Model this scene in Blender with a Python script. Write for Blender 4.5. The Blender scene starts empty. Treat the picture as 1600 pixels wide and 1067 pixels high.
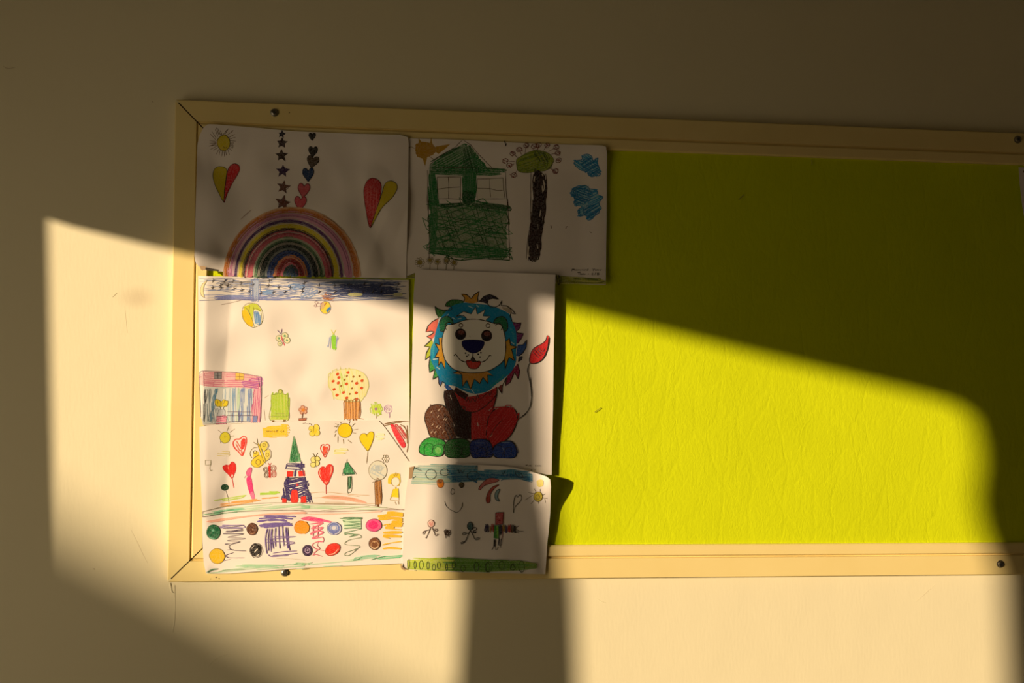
import bpy, math, random
import numpy as np
from mathutils import Matrix, Vector

random.seed(7)
SC = bpy.context.scene
COL = SC.collection

# ------------------------------------------------------------------ camera
W, H, F = 1600.0, 1067.0, 1556.0           # frame and focal length in pixels
CAMY, CAMZ = -1.45, 1.50
ax = np.array([14912.0, 238.0, F]); ax /= np.linalg.norm(ax)      # world +X seen from the camera
ad = np.array([-0.016, 0.99987, 0.0]); ad -= ax * ad.dot(ax); ad /= np.linalg.norm(ad)   # world -Z
an = np.cross(ax, ad)                                             # world +Y (into the wall)
ROT = np.array([ax, an, -ad])                                     # camera coords -> world coords
cam_d = bpy.data.cameras.new('camera'); cam = bpy.data.objects.new('camera', cam_d); COL.objects.link(cam)
cam_d.sensor_width = 36.0; cam_d.lens = 36.0 * F / W; cam_d.clip_start = 0.02
r_, u_, b_ = ROT[:, 0], -ROT[:, 1], -ROT[:, 2]
cam.matrix_world = Matrix(((r_[0], u_[0], b_[0], 0.0), (r_[1], u_[1], b_[1], CAMY),
                           (r_[2], u_[2], b_[2], CAMZ), (0, 0, 0, 1)))
SC.camera = cam

def P(px, py, h=0.0):
    """pixel(s) of the photograph -> the point at height h in front of the wall plane (y = 0)"""
    px = np.asarray(px, float); py = np.asarray(py, float); h = np.asarray(h, float) + px * 0
    d = np.stack([(px - W / 2) / F, (py - H / 2) / F, px * 0 + 1.0], -1) @ ROT.T
    t = (-CAMY - h) / d[..., 1]
    return np.stack([d[..., 0] * t, CAMY + d[..., 1] * t, CAMZ + d[..., 2] * t], -1)

# ------------------------------------------------------------------ light
SUN_T = 1.30                                # sideways travel per unit of depth
SUN_S = 0.222                               # fall per unit of sideways travel
sdir = Vector((SUN_T, 1.0, -SUN_S * SUN_T)).normalized()
sun_d = bpy.data.lights.new('sun', 'SUN'); sun = bpy.data.objects.new('sun', sun_d); COL.objects.link(sun)
sun.rotation_euler = sdir.to_track_quat('-Z', 'Y').to_euler(); sun.location = (-4, -3, 4)
sun_d.energy = 6.1; sun_d.color = (1.0, 0.76, 0.46); sun_d.angle = math.radians(1.0)

world = bpy.data.worlds.new('world'); SC.world = world; world.use_nodes = True
bg = world.node_tree.nodes['Background']
bg.inputs['Color'].default_value = (1.0, 0.80, 0.50, 1); bg.inputs['Strength'].default_value = 1.42

vs = SC.view_settings
SC.display_settings.display_device = 'sRGB'
vs.view_transform = 'Standard'; vs.look = 'None'; vs.exposure = 0.0; vs.gamma = 1.0; vs.use_curve_mapping = False
SC.cycles.use_denoising = True
SC.cycles.max_bounces = 8; SC.cycles.diffuse_bounces = 5
SC.cycles.sample_clamp_indirect = 4.0

# ------------------------------------------------------------------ helpers
def lin(c):
    c = np.asarray(c, float) / 255.0
    return np.where(c <= 0.04045, c / 12.92, ((c + 0.055) / 1.055) ** 2.4)

def mat(name, base=(0.8, 0.8, 0.8), rough=0.7, metal=0.0, spec=0.5):
    m = bpy.data.materials.new(name); m.use_nodes = True
    nt = m.node_tree; b = nt.nodes['Principled BSDF']
    b.inputs['Base Color'].default_value = (*base, 1); b.inputs['Roughness'].default_value = rough
    b.inputs['Metallic'].default_value = metal; b.inputs['Specular IOR Level'].default_value = spec
    return m, nt, b

def node(nt, kind, **kw):
    n = nt.nodes.new(kind)
    for k, v in kw.items():
        if k.startswith('in_'):
            n.inputs[k[3:].replace('_', ' ')].default_value = v
        else:
            setattr(n, k, v)
    return n

def mesh(name, verts, faces, material, parent=None, smooth=False, cols=None):
    me = bpy.data.meshes.new(name)
    me.from_pydata([tuple(v) for v in verts], [], faces)
    if smooth:
        me.polygons.foreach_set('use_smooth', [True] * len(me.polygons))
    if cols is not None:
        a = me.color_attributes.new('ink', 'FLOAT_COLOR', 'POINT')
        a.data.foreach_set('color', np.asarray(cols, np.float32).ravel())
    me.materials.append(material); me.update()
    o = bpy.data.objects.new(name, me); COL.objects.link(o)
    if parent is not None:
        o.parent = parent; o.matrix_parent_inverse = parent.matrix_world.inverted()
    return o

def empty(name, loc):
    o = bpy.data.objects.new(name, None); COL.objects.link(o); o.location = loc
    o.matrix_world = Matrix.Translation(loc); o.empty_display_size = 0.05
    return o

def tag(o, label, cat, group=None):
    o['label'] = label; o['category'] = cat
    if group: o['group'] = group
    return o

def structure(o):
    o['kind'] = 'structure'; return o

def box(a, b):
    (x0, y0, z0), (x1, y1, z1) = a, b
    v = [(x, y, z) for x in (x0, x1) for y in (y0, y1) for z in (z0, z1)]
    f = [(0, 1, 3, 2), (4, 6, 7, 5), (0, 4, 5, 1), (2, 3, 7, 6), (0, 2, 6, 4), (1, 5, 7, 3)]
    return v, f

def boxes(lst):
    V, Fc = [], []
    for a, b in lst:
        v, f = box(a, b); n = len(V); V += v; Fc += [tuple(i + n for i in q) for q in f]
    return V, Fc

# ------------------------------------------------------------------ materials
def wall_mat(name, brown_patch=False):
    m, nt, b = mat(name, (0.79, 0.735, 0.55), 0.62, spec=0.25)
    g = node(nt, 'ShaderNodeNewGeometry')
    n1 = node(nt, 'ShaderNodeTexNoise', in_Scale=2.2, in_Detail=4.0)
    nt.links.new(g.outputs['Position'], n1.inputs['Vector'])
    mx = node(nt, 'ShaderNodeMix', data_type='RGBA')
    mx.inputs[6].default_value = (0.80, 0.745, 0.56, 1); mx.inputs[7].default_value = (0.76, 0.70, 0.51, 1)
    nt.links.new(n1.outputs['Fac'], mx.inputs[0])
    col = mx.outputs[2]
    mp = node(nt, 'ShaderNodeMapping'); mp.inputs['Scale'].default_value = (260, 260, 60)
    nt.links.new(g.outputs['Position'], mp.inputs['Vector'])
    n2 = node(nt, 'ShaderNodeTexNoise', in_Scale=1.0, in_Detail=3.0)
    nt.links.new(mp.outputs['Vector'], n2.inputs['Vector'])
    n3 = node(nt, 'ShaderNodeTexNoise', in_Scale=9.0, in_Detail=2.0)
    nt.links.new(g.outputs['Position'], n3.inputs['Vector'])
    bp = node(nt, 'ShaderNodeBump', in_Strength=0.22, in_Distance=0.0007)
    bp2 = node(nt, 'ShaderNodeBump', in_Strength=0.35, in_Distance=0.004)
    nt.links.new(n2.outputs['Fac'], bp.inputs['Height']); nt.links.new(n3.outputs['Fac'], bp2.inputs['Height'])
    nt.links.new(bp2.outputs['Normal'], bp.inputs['Normal']); nt.links.new(bp.outputs['Normal'], b.inputs['Normal'])
    if brown_patch:                                # a soft brownish ellipse in the wall colour left of the board
        c = P(214, 465)
        sp = node(nt, 'ShaderNodeVectorMath', operation='SUBTRACT'); sp.inputs[1].default_value = tuple(c)
        nt.links.new(g.outputs['Position'], sp.inputs[0])
        ml = node(nt, 'ShaderNodeVectorMath', operation='MULTIPLY'); ml.inputs[1].default_value = (1 / 0.034, 0, 1 / 0.021)
        nt.links.new(sp.outputs[0], ml.inputs[0])
        ln_ = node(nt, 'ShaderNodeVectorMath', operation='LENGTH'); nt.links.new(ml.outputs[0], ln_.inputs[0])
        mr = node(nt, 'ShaderNodeMapRange', interpolation_type='SMOOTHSTEP')
        mr.inputs['From Min'].default_value = 1.0; mr.inputs['From Max'].default_value = 0.1
        mr.inputs['To Max'].default_value = 0.6
        nt.links.new(ln_.outputs['Value'], mr.inputs['Value'])
        mx2 = node(nt, 'ShaderNodeMix', data_type='RGBA'); mx2.inputs[7].default_value = (0.60, 0.50, 0.36, 1)
        nt.links.new(mr.outputs[0], mx2.inputs[0]); nt.links.new(col, mx2.inputs[6]); col = mx2.outputs[2]
    nt.links.new(col, b.inputs['Base Color'])
    return m

M_WALL = wall_mat('cream_wall_paint', True)
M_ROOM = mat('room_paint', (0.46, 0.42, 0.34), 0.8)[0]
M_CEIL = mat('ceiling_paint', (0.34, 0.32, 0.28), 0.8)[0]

M_FLOOR, nt, b = mat('floor_lino', (0.22, 0.17, 0.12), 0.5)
n1 = node(nt, 'ShaderNodeTexNoise', in_Scale=18.0, in_Detail=5.0)
mx = node(nt, 'ShaderNodeMix', data_type='RGBA'); mx.inputs[6].default_value = (0.46, 0.38, 0.28, 1); mx.inputs[7].default_value = (0.52, 0.44, 0.33, 1)
nt.links.new(n1.outputs['Fac'], mx.inputs[0]); nt.links.new(mx.outputs[2], b.inputs['Base Color'])

M_FRAME, nt, b = mat('cream_plastic_frame', (0.80, 0.66, 0.31), 0.42, spec=0.35)
g = node(nt, 'ShaderNodeNewGeometry')
n1 = node(nt, 'ShaderNodeTexNoise', in_Scale=14.0, in_Detail=5.0); nt.links.new(g.outputs['Position'], n1.inputs['Vector'])
mx = node(nt, 'ShaderNodeMix', data_type='RGBA'); mx.inputs[6].default_value = (0.83, 0.69, 0.34, 1); mx.inputs[7].default_value = (0.76, 0.61, 0.27, 1)
nt.links.new(n1.outputs['Fac'], mx.inputs[0]); nt.links.new(mx.outputs[2], b.inputs['Base Color'])

M_FELT, nt, b = mat('green_felt', (0.50, 0.58, 0.01), 0.95, spec=0.02)
g = node(nt, 'ShaderNodeNewGeometry')
n0 = node(nt, 'ShaderNodeTexNoise', in_Scale=9.0, in_Detail=6.0); nt.links.new(g.outputs['Position'], n0.inputs['Vector'])
mx = node(nt, 'ShaderNodeMix', data_type='RGBA'); mx.inputs[6].default_value = (0.63, 0.72, 0.010, 1); mx.inputs[7].default_value = (0.53, 0.61, 0.007, 1)
nt.links.new(n0.outputs['Fac'], mx.inputs[0]); nt.links.new(mx.outputs[2], b.inputs['Base Color'])
mp = node(nt, 'ShaderNodeMapping'); mp.inputs['Scale'].default_value = (1.0, 1.0, 0.45)
nt.links.new(g.outputs['Position'], mp.inputs['Vector'])
nd = node(nt, 'ShaderNodeTexNoise', in_Scale=14.0, in_Detail=3.0); nt.links.new(mp.outputs['Vector'], nd.inputs['Vector'])
ad_ = node(nt, 'ShaderNodeVectorMath', operation='MULTIPLY_ADD'); ad_.inputs[1].default_value = (0.07, 0.07, 0.07)
nt.links.new(nd.outputs['Color'], ad_.inputs[0]); nt.links.new(mp.outputs['Vector'], ad_.inputs[2])
vo = node(nt, 'ShaderNodeTexVoronoi', feature='DISTANCE_TO_EDGE', in_Scale=26.0); nt.links.new(ad_.outputs[0], vo.inputs['Vector'])
mr = node(nt, 'ShaderNodeMapRange'); mr.inputs['From Max'].default_value = 0.10; nt.links.new(vo.outputs['Distance'], mr.inputs['Value'])
nf = node(nt, 'ShaderNodeTexNoise', in_Scale=160.0, in_Detail=5.0, in_Distortion=1.5); nt.links.new(mp.outputs['Vector'], nf.inputs['Vector'])
b1 = node(nt, 'ShaderNodeBump', in_Strength=0.22, in_Distance=0.0007); nt.links.new(mr.outputs[0], b1.inputs['Height'])
b2 = node(nt, 'ShaderNodeBump', in_Strength=0.40, in_Distance=0.0013); nt.links.new(nf.outputs['Fac'], b2.inputs['Height'])
nt.links.new(b1.outputs['Normal'], b2.inputs['Normal']); nt.links.new(b2.outputs['Normal'], b.inputs['Normal'])

PAPER = (0.82, 0.765, 0.765)
M_PAPER, nt, b = mat('drawing_paper', PAPER, 0.75, spec=0.2)
g = node(nt, 'ShaderNodeNewGeometry')
n1 = node(nt, 'ShaderNodeTexNoise', in_Scale=420.0, in_Detail=3.0); nt.links.new(g.outputs['Position'], n1.inputs['Vector'])
bp = node(nt, 'ShaderNodeBump', in_Strength=0.12, in_Distance=0.0003); nt.links.new(n1.outputs['Fac'], bp.inputs['Height'])
nt.links.new(bp.outputs['Normal'], b.inputs['Normal'])

M_INK, nt, b = mat('crayon_and_felt_pen', PAPER, 0.65, spec=0.2)
at = node(nt, 'ShaderNodeVertexColor', layer_name='ink')
g = node(nt, 'ShaderNodeNewGeometry')
n1 = node(nt, 'ShaderNodeTexNoise', in_Scale=620.0, in_Detail=2.0); nt.links.new(g.outputs['Position'], n1.inputs['Vector'])
mr = node(nt, 'ShaderNodeMapRange'); mr.inputs['From Min'].default_value = 0.42; mr.inputs['From Max'].default_value = 0.62
nt.links.new(n1.outputs['Fac'], mr.inputs['Value'])
mu = node(nt, 'ShaderNodeMath', operation='MULTIPLY'); nt.links.new(mr.outputs[0], mu.inputs[0]); nt.links.new(at.outputs['Alpha'], mu.inputs[1])
mx = node(nt, 'ShaderNodeMix', data_type='RGBA'); mx.inputs[7].default_value = (*PAPER, 1)
nt.links.new(mu.outputs[0], mx.inputs[0]); nt.links.new(at.outputs['Color'], mx.inputs[6]); nt.links.new(mx.outputs[2], b.inputs['Base Color'])

M_STEEL = mat('dull_screw_steel', (0.30, 0.28, 0.26), 0.38, 1.0)[0]
M_DARK = mat('dark_screw_recess', (0.03, 0.028, 0.025), 0.6)[0]
M_STAPLE = mat('staple_wire', (0.62, 0.58, 0.5), 0.3, 1.0)[0]
M_RUST = mat('rusty_staple_wire', (0.10, 0.05, 0.025), 0.6)[0]
M_TAPE_SHADE = mat('brown_tape_and_shade', (0.40, 0.27, 0.16), 0.5)[0]
M_GAP = mat('dark_mitre_gap', (0.06, 0.03, 0.02), 0.9)[0]
M_WINF = mat('window_frame_paint', (0.7, 0.66, 0.58), 0.5)[0]
M_CLOTH = mat('light_blocker_cloth', (0.30, 0.22, 0.15), 0.9)[0]
M_SHADE_WALL = mat('shade_wall_render', (0.45, 0.40, 0.33), 0.9)[0]

HF, HR = 0.010, 0.016                        # heights of the felt and of the frame rails above the wall

# ------------------------------------------------------------------ room shell
XL = float(P(0, 500)[0]) - 0.58             # inner face of the window wall
XR, YF, ZC = 3.4, -4.2, 2.85
structure(mesh('wall_back', *box((XL - 0.2, 0.0, 0), (XR, 0.2, ZC)), M_WALL))
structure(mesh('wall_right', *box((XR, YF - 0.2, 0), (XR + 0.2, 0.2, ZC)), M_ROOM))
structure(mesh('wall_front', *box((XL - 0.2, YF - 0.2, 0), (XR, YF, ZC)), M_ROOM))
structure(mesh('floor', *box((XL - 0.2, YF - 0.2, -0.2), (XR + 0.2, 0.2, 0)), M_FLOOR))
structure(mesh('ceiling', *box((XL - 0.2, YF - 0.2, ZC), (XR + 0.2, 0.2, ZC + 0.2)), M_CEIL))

def back(px, py, xp=None, h=0.0):
    """where the sun ray that reaches this wall pixel crosses the plane x = xp (the window wall)"""
    xp = XL if xp is None else xp
    p = P(px, py, h); d = p[0] - xp
    return (-h - d / SUN_T, p[2] + d * SUN_S)    # (y, z)

yA0 = back(66, 600)[0]; yA1 = back(733, 980)[0]; yB0 = back(904, 980)[0]; yB1 = back(1562, 980)[0]
zA = back(300, 397)[1]; zB = back(1100, 527)[1]
Y0, Y1 = yA0 + 0.05, yB1 - 0.24             # window opening along the wall
Z0, Z1 = 0.50, max(zA, zB) + 0.25
T = 0.16
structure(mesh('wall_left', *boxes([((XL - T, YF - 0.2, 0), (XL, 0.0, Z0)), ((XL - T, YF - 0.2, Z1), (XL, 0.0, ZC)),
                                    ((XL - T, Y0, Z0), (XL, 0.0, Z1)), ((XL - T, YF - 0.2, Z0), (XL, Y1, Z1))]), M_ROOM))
FX = (XL - 0.045, XL - 0.005)
structure(mesh('window_1', *boxes([((FX[0], Y0 - 0.035, Z0), (FX[1], Y0, Z1)), ((FX[0], Y1, Z0), (FX[1], Y1 + 0.035, Z1)),
                                   ((FX[0], Y1, Z1 - 0.04), (FX[1], Y0, Z1)), ((FX[0], Y1, Z0), (FX[1], Y0, Z0 + 0.04))]), M_WINF))

def prism_x(name, poly, x, th, material):
    """a flat slab that blocks sunlight: outline in (y, z), th thick along x"""
    n = len(poly)
    v = [(x, y, z) for y, z in poly] + [(x + th, y, z) for y, z in poly]
    f = [tuple(range(n)), tuple(range(2 * n - 1, n - 1, -1))] + [(i, i + n, (i + 1) % n + n, (i + 1) % n) for i in range(n)]
    return mesh(name, v, f, material)

MULL = [back(x, y) for x, y in ((725, 300), (726, 450), (731, 650), (733, 800), (733, 930), (725, 1067), (712, 1300), (912, 1300), (907, 1067), (902, 930), (894, 850), (879, 730), (876, 430), (876, 300))]
# unseen blinds and curtains added there; their edges shape the two patches of sunlight
MULL = [MULL[0][:1] + (Z1,)] + MULL[1:-1] + [MULL[-1][:1] + (Z1,)]
mull = prism_x('mullion', MULL, XL - 0.012, 0.010, M_WINF); mull.parent = bpy.data.objects['window_1']
c0 = [back(68, 352), back(70, 450), back(73, 600), back(77, 760), back(83, 900)]
tag(prism_x('curtain', [(Y0 + 0.05, c0[0][1] + 0.3), (c0[0][0], c0[0][1] + 0.3)] + c0 + [(c0[-1][0], Z0), (Y0 + 0.05, Z0)], XL + 0.004, 0.003, M_CLOTH),
    'added unseen brown cloth at the near jamb, cut to edge the sunlight', 'curtain')
ca = [back(60, 341), back(100, 354), back(300, 403), back(500, 450), back(640, 486), back(790, 523)]
tag(prism_x('light_shaping_blind', [(ca[0][0], Z1 + 0.03), *ca, (ca[-1][0], Z1 + 0.03)], XL + 0.010, 0.002, M_CLOTH),
    'lower of two unseen blinds added to shape sunlight, window half nearer the board', 'blind')
cb = [back(835, 471), back(870, 480), back(1000, 513), back(1250, 575), back(1390, 609)] + [back(x, y, h=HF) for x, y in ((1440, 620), (1486, 632), (1512, 652), (1522, 690),
      (1525, 725), (1520, 755), (1518, 785), (1527, 825), (1536, 848))] + [back(1548, 880, h=HR), back(1561, 930), back(1567, 1067), back(1570, 1300)]
tag(prism_x('light_shaping_blind', [(cb[0][0], Z1 + 0.03), *cb[:6], (cb[5][0], Z1 + 0.03)], XL + 0.010, 0.002, M_CLOTH),
    'higher of two unseen blinds added to shape sunlight, window half farther from the board', 'blind')
tag(prism_x('curtain', [(cb[5][0], Z1 + 0.03), *cb[5:], (Y1 - 0.08, cb[-1][1]), (Y1 - 0.08, Z1 + 0.03)], XL + 0.004, 0.003, M_CLOTH),
    'added unseen brown cloth, its wavy edge cut to shape sunlight at the far jamb', 'curtain')
# unseen sloping wall added outside to shade the foot of the first patch
XO = XL - 5.5
oo = [back(px, py, XO) for px, py in ((-600, 520), (-60, 712), (40, 768), (120, 830), (230, 888), (360, 956), (480, 1022), (760, 1160), (1500, 1480))]
structure(prism_x('added_shade_wall', [*oo, (oo[-1][0], -0.2), (oo[0][0], -0.2)], XO - 0.2, 0.2, M_SHADE_WALL))

pd = bpy.data.lights.new('window_portal', 'AREA'); pd.shape = 'RECTANGLE'; pd.size = Z1 - Z0; pd.size_y = Y0 - Y1
po = bpy.data.objects.new('window_portal', pd); COL.objects.link(po)
po.location = (XL - T - 0.02, (Y0 + Y1) / 2, (Z0 + Z1) / 2); po.rotation_euler = (0, -math.pi / 2, 0)
pd.cycles.is_portal = True

# ------------------------------------------------------------------ bulletin board
tl, bl = P(273, 155, HR), P(262, 910, HR); tr, br = P(1600, 208, HR), P(1600, 897.5, HR)
BX0 = (tl[0] + bl[0]) / 2; BX1 = BX0 + 2.30
BZ1 = (tl[2] + tr[2]) / 2; BZ0 = (bl[2] + br[2]) / 2
board = tag(empty('bulletin_board', (BX0, 0, BZ0)), 'green felt bulletin board with cream plastic frame on the wall', 'board')
PROF = [(0.0, 0.0), (0.0, 0.0145), (0.0012, HR), (0.0292, HR), (0.0299, 0.0122), (0.0306, 0.0122), (0.0338, HR + .0005), (0.0465, HR + .0002), (0.0485, 0.0142), (0.0485, 0.004)]
def rail(side):
    gap = 0.0011
    v = []
    for e in (0, 1):
        for d, h in PROF:
            if side == 'top':    p = (BX0 + d + gap if e == 0 else BX1 - d - gap, -h, BZ1 - d)
            elif side == 'bottom': p = (BX0 + d + gap if e == 0 else BX1 - d - gap, -h, BZ0 + d)
            elif side == 'left': p = (BX0 + d, -h, BZ0 + d + gap if e == 0 else BZ1 - d - gap)
            else:                p = (BX1 - d, -h, BZ0 + d + gap if e == 0 else BZ1 - d - gap)
            v.append(p)
    n = len(PROF)
    f = [(i, (i + 1) % n, (i + 1) % n + n, i + n) for i in range(n)] + [tuple(range(n)), tuple(range(2 * n - 1, n - 1, -1))]
    return mesh('frame_rail', v, f, M_FRAME, board)
rails = {s: rail(s) for s in ('top', 'bottom', 'left', 'right')}
v, f = [], []
nx, nz = 120, 48                             # felt, very slightly uneven
rngf = np.random.RandomState(3)
gx, gz = np.meshgrid(np.linspace(BX0 + 0.04, BX1 - 0.04, nx), np.linspace(BZ0 + 0.04, BZ1 - 0.04, nz))
gh = HF + 0.0002 * np.sin(gx * 31 + 1.3 * np.sin(gz * 17)) + 0.0002 * np.sin(gz * 23 + gx * 9)
v = np.stack([gx, -gh, gz], -1).reshape(-1, 3)
f = [(j * nx + i, j * nx + i + 1, (j + 1) * nx + i + 1, (j + 1) * nx + i) for j in range(nz - 1) for i in range(nx - 1)]
mesh('felt_panel', v, f, M_FELT, board, True)
mesh('backing_board', *box((BX0 + 0.003, -0.0085, BZ0 + 0.003), (BX1 - 0.003, -0.0005, BZ1 - 0.003)), M_GAP, board)

def lathe(prof, seg=20):
    v, f = [], []
    for r, y in prof:
        for k in range(seg):
            a = 2 * math.pi * k / seg; v.append((r * math.cos(a), y, r * math.sin(a)))
    for j in range(len(prof) - 1):
        for k in range(seg):
            a, b_ = j * seg + k, j * seg + (k + 1) % seg
            f.append((a, b_, b_ + seg, a + seg))
    f.append(tuple(range((len(prof) - 1) * seg, len(prof) * seg)))
    return v, f
def cross_mesh(r, w, y):
    v, f = boxes([((-r, y, -w), (r, y + 0.0012, w)), ((-w, y - 0.00005, -r), (w, y + 0.0012, r))])
    return v, f
screw_me = recess_me = None
for px, py, rl, ang in ((429, 176, 'top', 0.3), (1590, 218, 'top', 0.9), (445, 894, 'bottom', 0.6), (1563, 881, 'bottom', 0.15)):
    p = P(px, py, HR)
    R = Matrix.Translation(Vector(p)) @ Matrix.Rotation(ang, 4, 'Y')
    v, fc = lathe([(0.0058, 0.0), (0.0058, -0.0006), (0.0046, -0.0009), (0.0046, -0.0018), (0.0040, -0.0030), (0.0027, -0.0036), (0.0024, -0.0030)])
    s = mesh('screw', [R @ Vector(q) for q in v], fc, M_STEEL, rails[rl])
    v, fc = cross_mesh(0.0022, 0.0006, -0.0035)
    me = mesh('screw_recess', [R @ Vector(q) for q in v], fc, M_DARK, None)
    # recess joined to the screw: a screw is already a sub-part
    base = len(s.data.vertices)
    vv = [tuple(x.co) for x in s.data.vertices] + [tuple(x.co) for x in me.data.vertices]
    ff = [tuple(pl.vertices) for pl in s.data.polygons] + [tuple(i + base for i in pl.vertices) for pl in me.data.polygons]
    n0 = len(s.data.polygons)
    nm = bpy.data.meshes.new('screw'); nm.from_pydata(vv, [], ff); nm.materials.append(M_STEEL); nm.materials.append(M_DARK)
    for i, pl in enumerate(nm.polygons): pl.material_index = 0 if i < n0 else 1
    s.data = nm; bpy.data.objects.remove(me)

# ------------------------------------------------------------------ sheets of paper and what is drawn on them
def sstep(a, b, x):
    t = np.clip((np.asarray(x, float) - a) / (b - a), 0, 1); return t * t * (3 - 2 * t)
def ramp(a, b, x):                           # nearly straight slope with short rounded ends
    t = np.clip((np.asarray(x, float) - a) / (b - a), 0, 1); return 0.8 * t + 0.2 * t * t * (3 - 2 * t)

def wrinkle(px, py, seed, amp=0.0005, ncrease=9, area=(0, 0, 1, 1)):
    r = np.random.RandomState(seed); s = 0.0
    for _ in range(7):
        wl = r.uniform(60, 190); a = r.uniform(0, 6.28)
        s = s + amp * 0.5 * np.sin(2 * math.pi / wl * (px * math.cos(a) + py * math.sin(a)) + r.uniform(0, 6.28))
    x0, y0, x1, y1 = area
    for _ in range(ncrease):                 # short soft creases
        cx, cy = r.uniform(x0, x1), r.uniform(y0, y1); a = r.uniform(0.7, 2.1)
        u = (px - cx) * math.cos(a) + (py - cy) * math.sin(a); w = -(px - cx) * math.sin(a) + (py - cy) * math.cos(a)
        s = s + amp * r.uniform(-1.3, 1.5) / np.cosh(w / r.uniform(8, 14)) * np.exp(-(u / r.uniform(22, 60)) ** 2)
    return s

def along(poly, n):
    q = np.array(poly, float); d = np.r_[0, np.cumsum(np.hypot(*np.diff(q, axis=0).T))]
    t = np.linspace(0, d[-1], n); return np.stack([np.interp(t, d, q[:, 0]), np.interp(t, d, q[:, 1])], -1)

def pts(s):
    return [tuple(float(c) for c in q.split(',')) for q in s.split()]

class Sheet:
    def __init__(self, label, top, right, bottom, left, hfun, nu=110, nv=80):
        """edges as pixel polylines: top and bottom run left to right, left and right run downwards"""
        T_, B_, L_, R_ = along(pts(top), nu), along(pts(bottom), nu), along(pts(left), nv), along(pts(right), nv)
        u = np.linspace(0, 1, nu)[None, :, None]; w = np.linspace(0, 1, nv)[:, None, None]
        g = (1 - w) * T_[None] + w * B_[None] + (1 - u) * L_[:, None] + u * R_[:, None] \
            - ((1 - u) * (1 - w) * T_[0] + u * (1 - w) * T_[-1] + (1 - u) * w * B_[0] + u * w * B_[-1])
        self.h = hfun; self.k = 0; self.items = {}
        px, py = g[..., 0].ravel(), g[..., 1].ravel()
        h = hfun(px, py)
        A = P(px, py, h); Bk = P(px, py, h - 0.00022)
        n = nu * nv
        f = [(j * nu + i, (j + 1) * nu + i, (j + 1) * nu + i + 1, j * nu + i + 1) for j in range(nv - 1) for i in range(nu - 1)]
        f += [tuple(n + k for k in q[::-1]) for q in f]
        rim = [i for i in range(nu)] + [j * nu + nu - 1 for j in range(1, nv)] + [(nv - 1) * nu + i for i in range(nu - 2, -1, -1)] + [j * nu for j in range(nv - 2, 0, -1)]
        f += [(2 * n + i, 2 * n + (i + 1) % len(rim), 2 * n + len(rim) + (i + 1) % len(rim), 2 * n + len(rim) + i) for i in range(len(rim))]
        c = P(np.mean(px), np.max(py), 0.012)
        self.root = tag(empty('drawing', c), label, 'drawing', "children's drawings on the board")
        mesh('paper_sheet', np.r_[A, Bk, A[rim], Bk[rim]], f, M_PAPER, self.root, True)

# view: the crop the coordinates were read from (x0, y0, pixels per photo pixel)
VW = (0.0, 0.0, 1.0); SH = None; CUR = None
def view(x0, y0, s):
    global VW; VW = (x0, y0, s)
def motif(name, label=None):
    global CUR
    CUR = dict(q=[], name=name, label=label, v=[], f=[], c=[], sheet=SH, n=0, k=0); SH.items.setdefault('list', []).append(CUR)
def tp(s):
    q = np.array(pts(s) if isinstance(s, str) else s, float); return np.stack([VW[0] + q[:, 0] / VW[2], VW[1] + q[:, 1] / VW[2]], -1)

def smooth_path(q, closed=False, step=2.6):
    if closed: q = np.r_[q[-1:], q, q[:2]]
    else: q = np.r_[q[:1] * 2 - q[1:2], q, q[-1:] * 2 - q[-2:-1]]
    out = []
    for i in range(1, len(q) - 2):
        p0, p1, p2, p3 = q[i - 1:i + 3]
        n = max(1, int(math.ceil(np.hypot(*(p2 - p1)) / step)))
        t = (np.arange(n) / n)[:, None]
        out.append(0.5 * (2 * p1 + (p2 - p0) * t + (2 * p0 - 5 * p1 + 4 * p2 - p3) * t ** 2 + (3 * p1 - p0 - 3 * p2 + p3) * t ** 3))
    out.append(q[-2:-1]); return np.concatenate(out)
def straight_path(q, closed=False, step=3.0):
    if closed: q = np.r_[q, q[:1]]
    out = []
    for a, b_ in zip(q[:-1], q[1:]):
        n = max(1, int(math.ceil(np.hypot(*(b_ - a)) / step))); t = (np.arange(n) / n)[:, None]; out.append(a + (b_ - a) * t)
    out.append(q[-1:]); return np.concatenate(out)

def emit(q, faces, col, grain, lift):
    m = CUR; n0 = m['n']
    m['k'] += 1; m['v'].append((q, m['k'], lift))
    m['f'] += [tuple(i + n0 for i in f) for f in faces]
    m['c'].append(np.tile(np.r_[np.minimum(lin(col), 0.86), grain * 0.36], (len(q), 1))); m['n'] += len(q)

RJ = np.random.RandomState(11)
def stroke(q, w, col, grain=0.25, taper=True):
    """a ribbon along the photo-pixel path q"""
    keep = np.r_[True, np.hypot(*np.diff(q, axis=0).T) > 1e-4]; q = q[keep]
    if len(q) < 2: return
    t = np.gradient(q, axis=0); t /= np.maximum(np.hypot(t[:, 0], t[:, 1]), 1e-6)[:, None]
    nrm = np.stack([-t[:, 1], t[:, 0]], -1)
    ww = w * 0.5 * (1 + 0.16 * np.sin(np.arange(len(q)) * 0.7 + RJ.uniform(0, 6)))
    if taper and len(q) > 4: ww[0] *= 0.6; ww[-1] *= 0.5
    a, b_ = q + nrm * ww[:, None], q - nrm * ww[:, None]
    n = len(q); v = np.stack([a, b_], 1).reshape(-1, 2)
    emit(v, [(2 * i, 2 * i + 1, 2 * i + 3, 2 * i + 2) for i in range(n - 1)], col, grain, np.repeat(np.linspace(0, 1.2e-6, n), 2))
def ln(s, w, col, closed=False, sm=True, grain=0.25):
    q = tp(s)
    if len(q) == 2 and not closed: q = straight_path(q)
    else: q = smooth_path(q, closed) if sm else straight_path(q, closed)
    stroke(q, w, col, grain, not closed)
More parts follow.
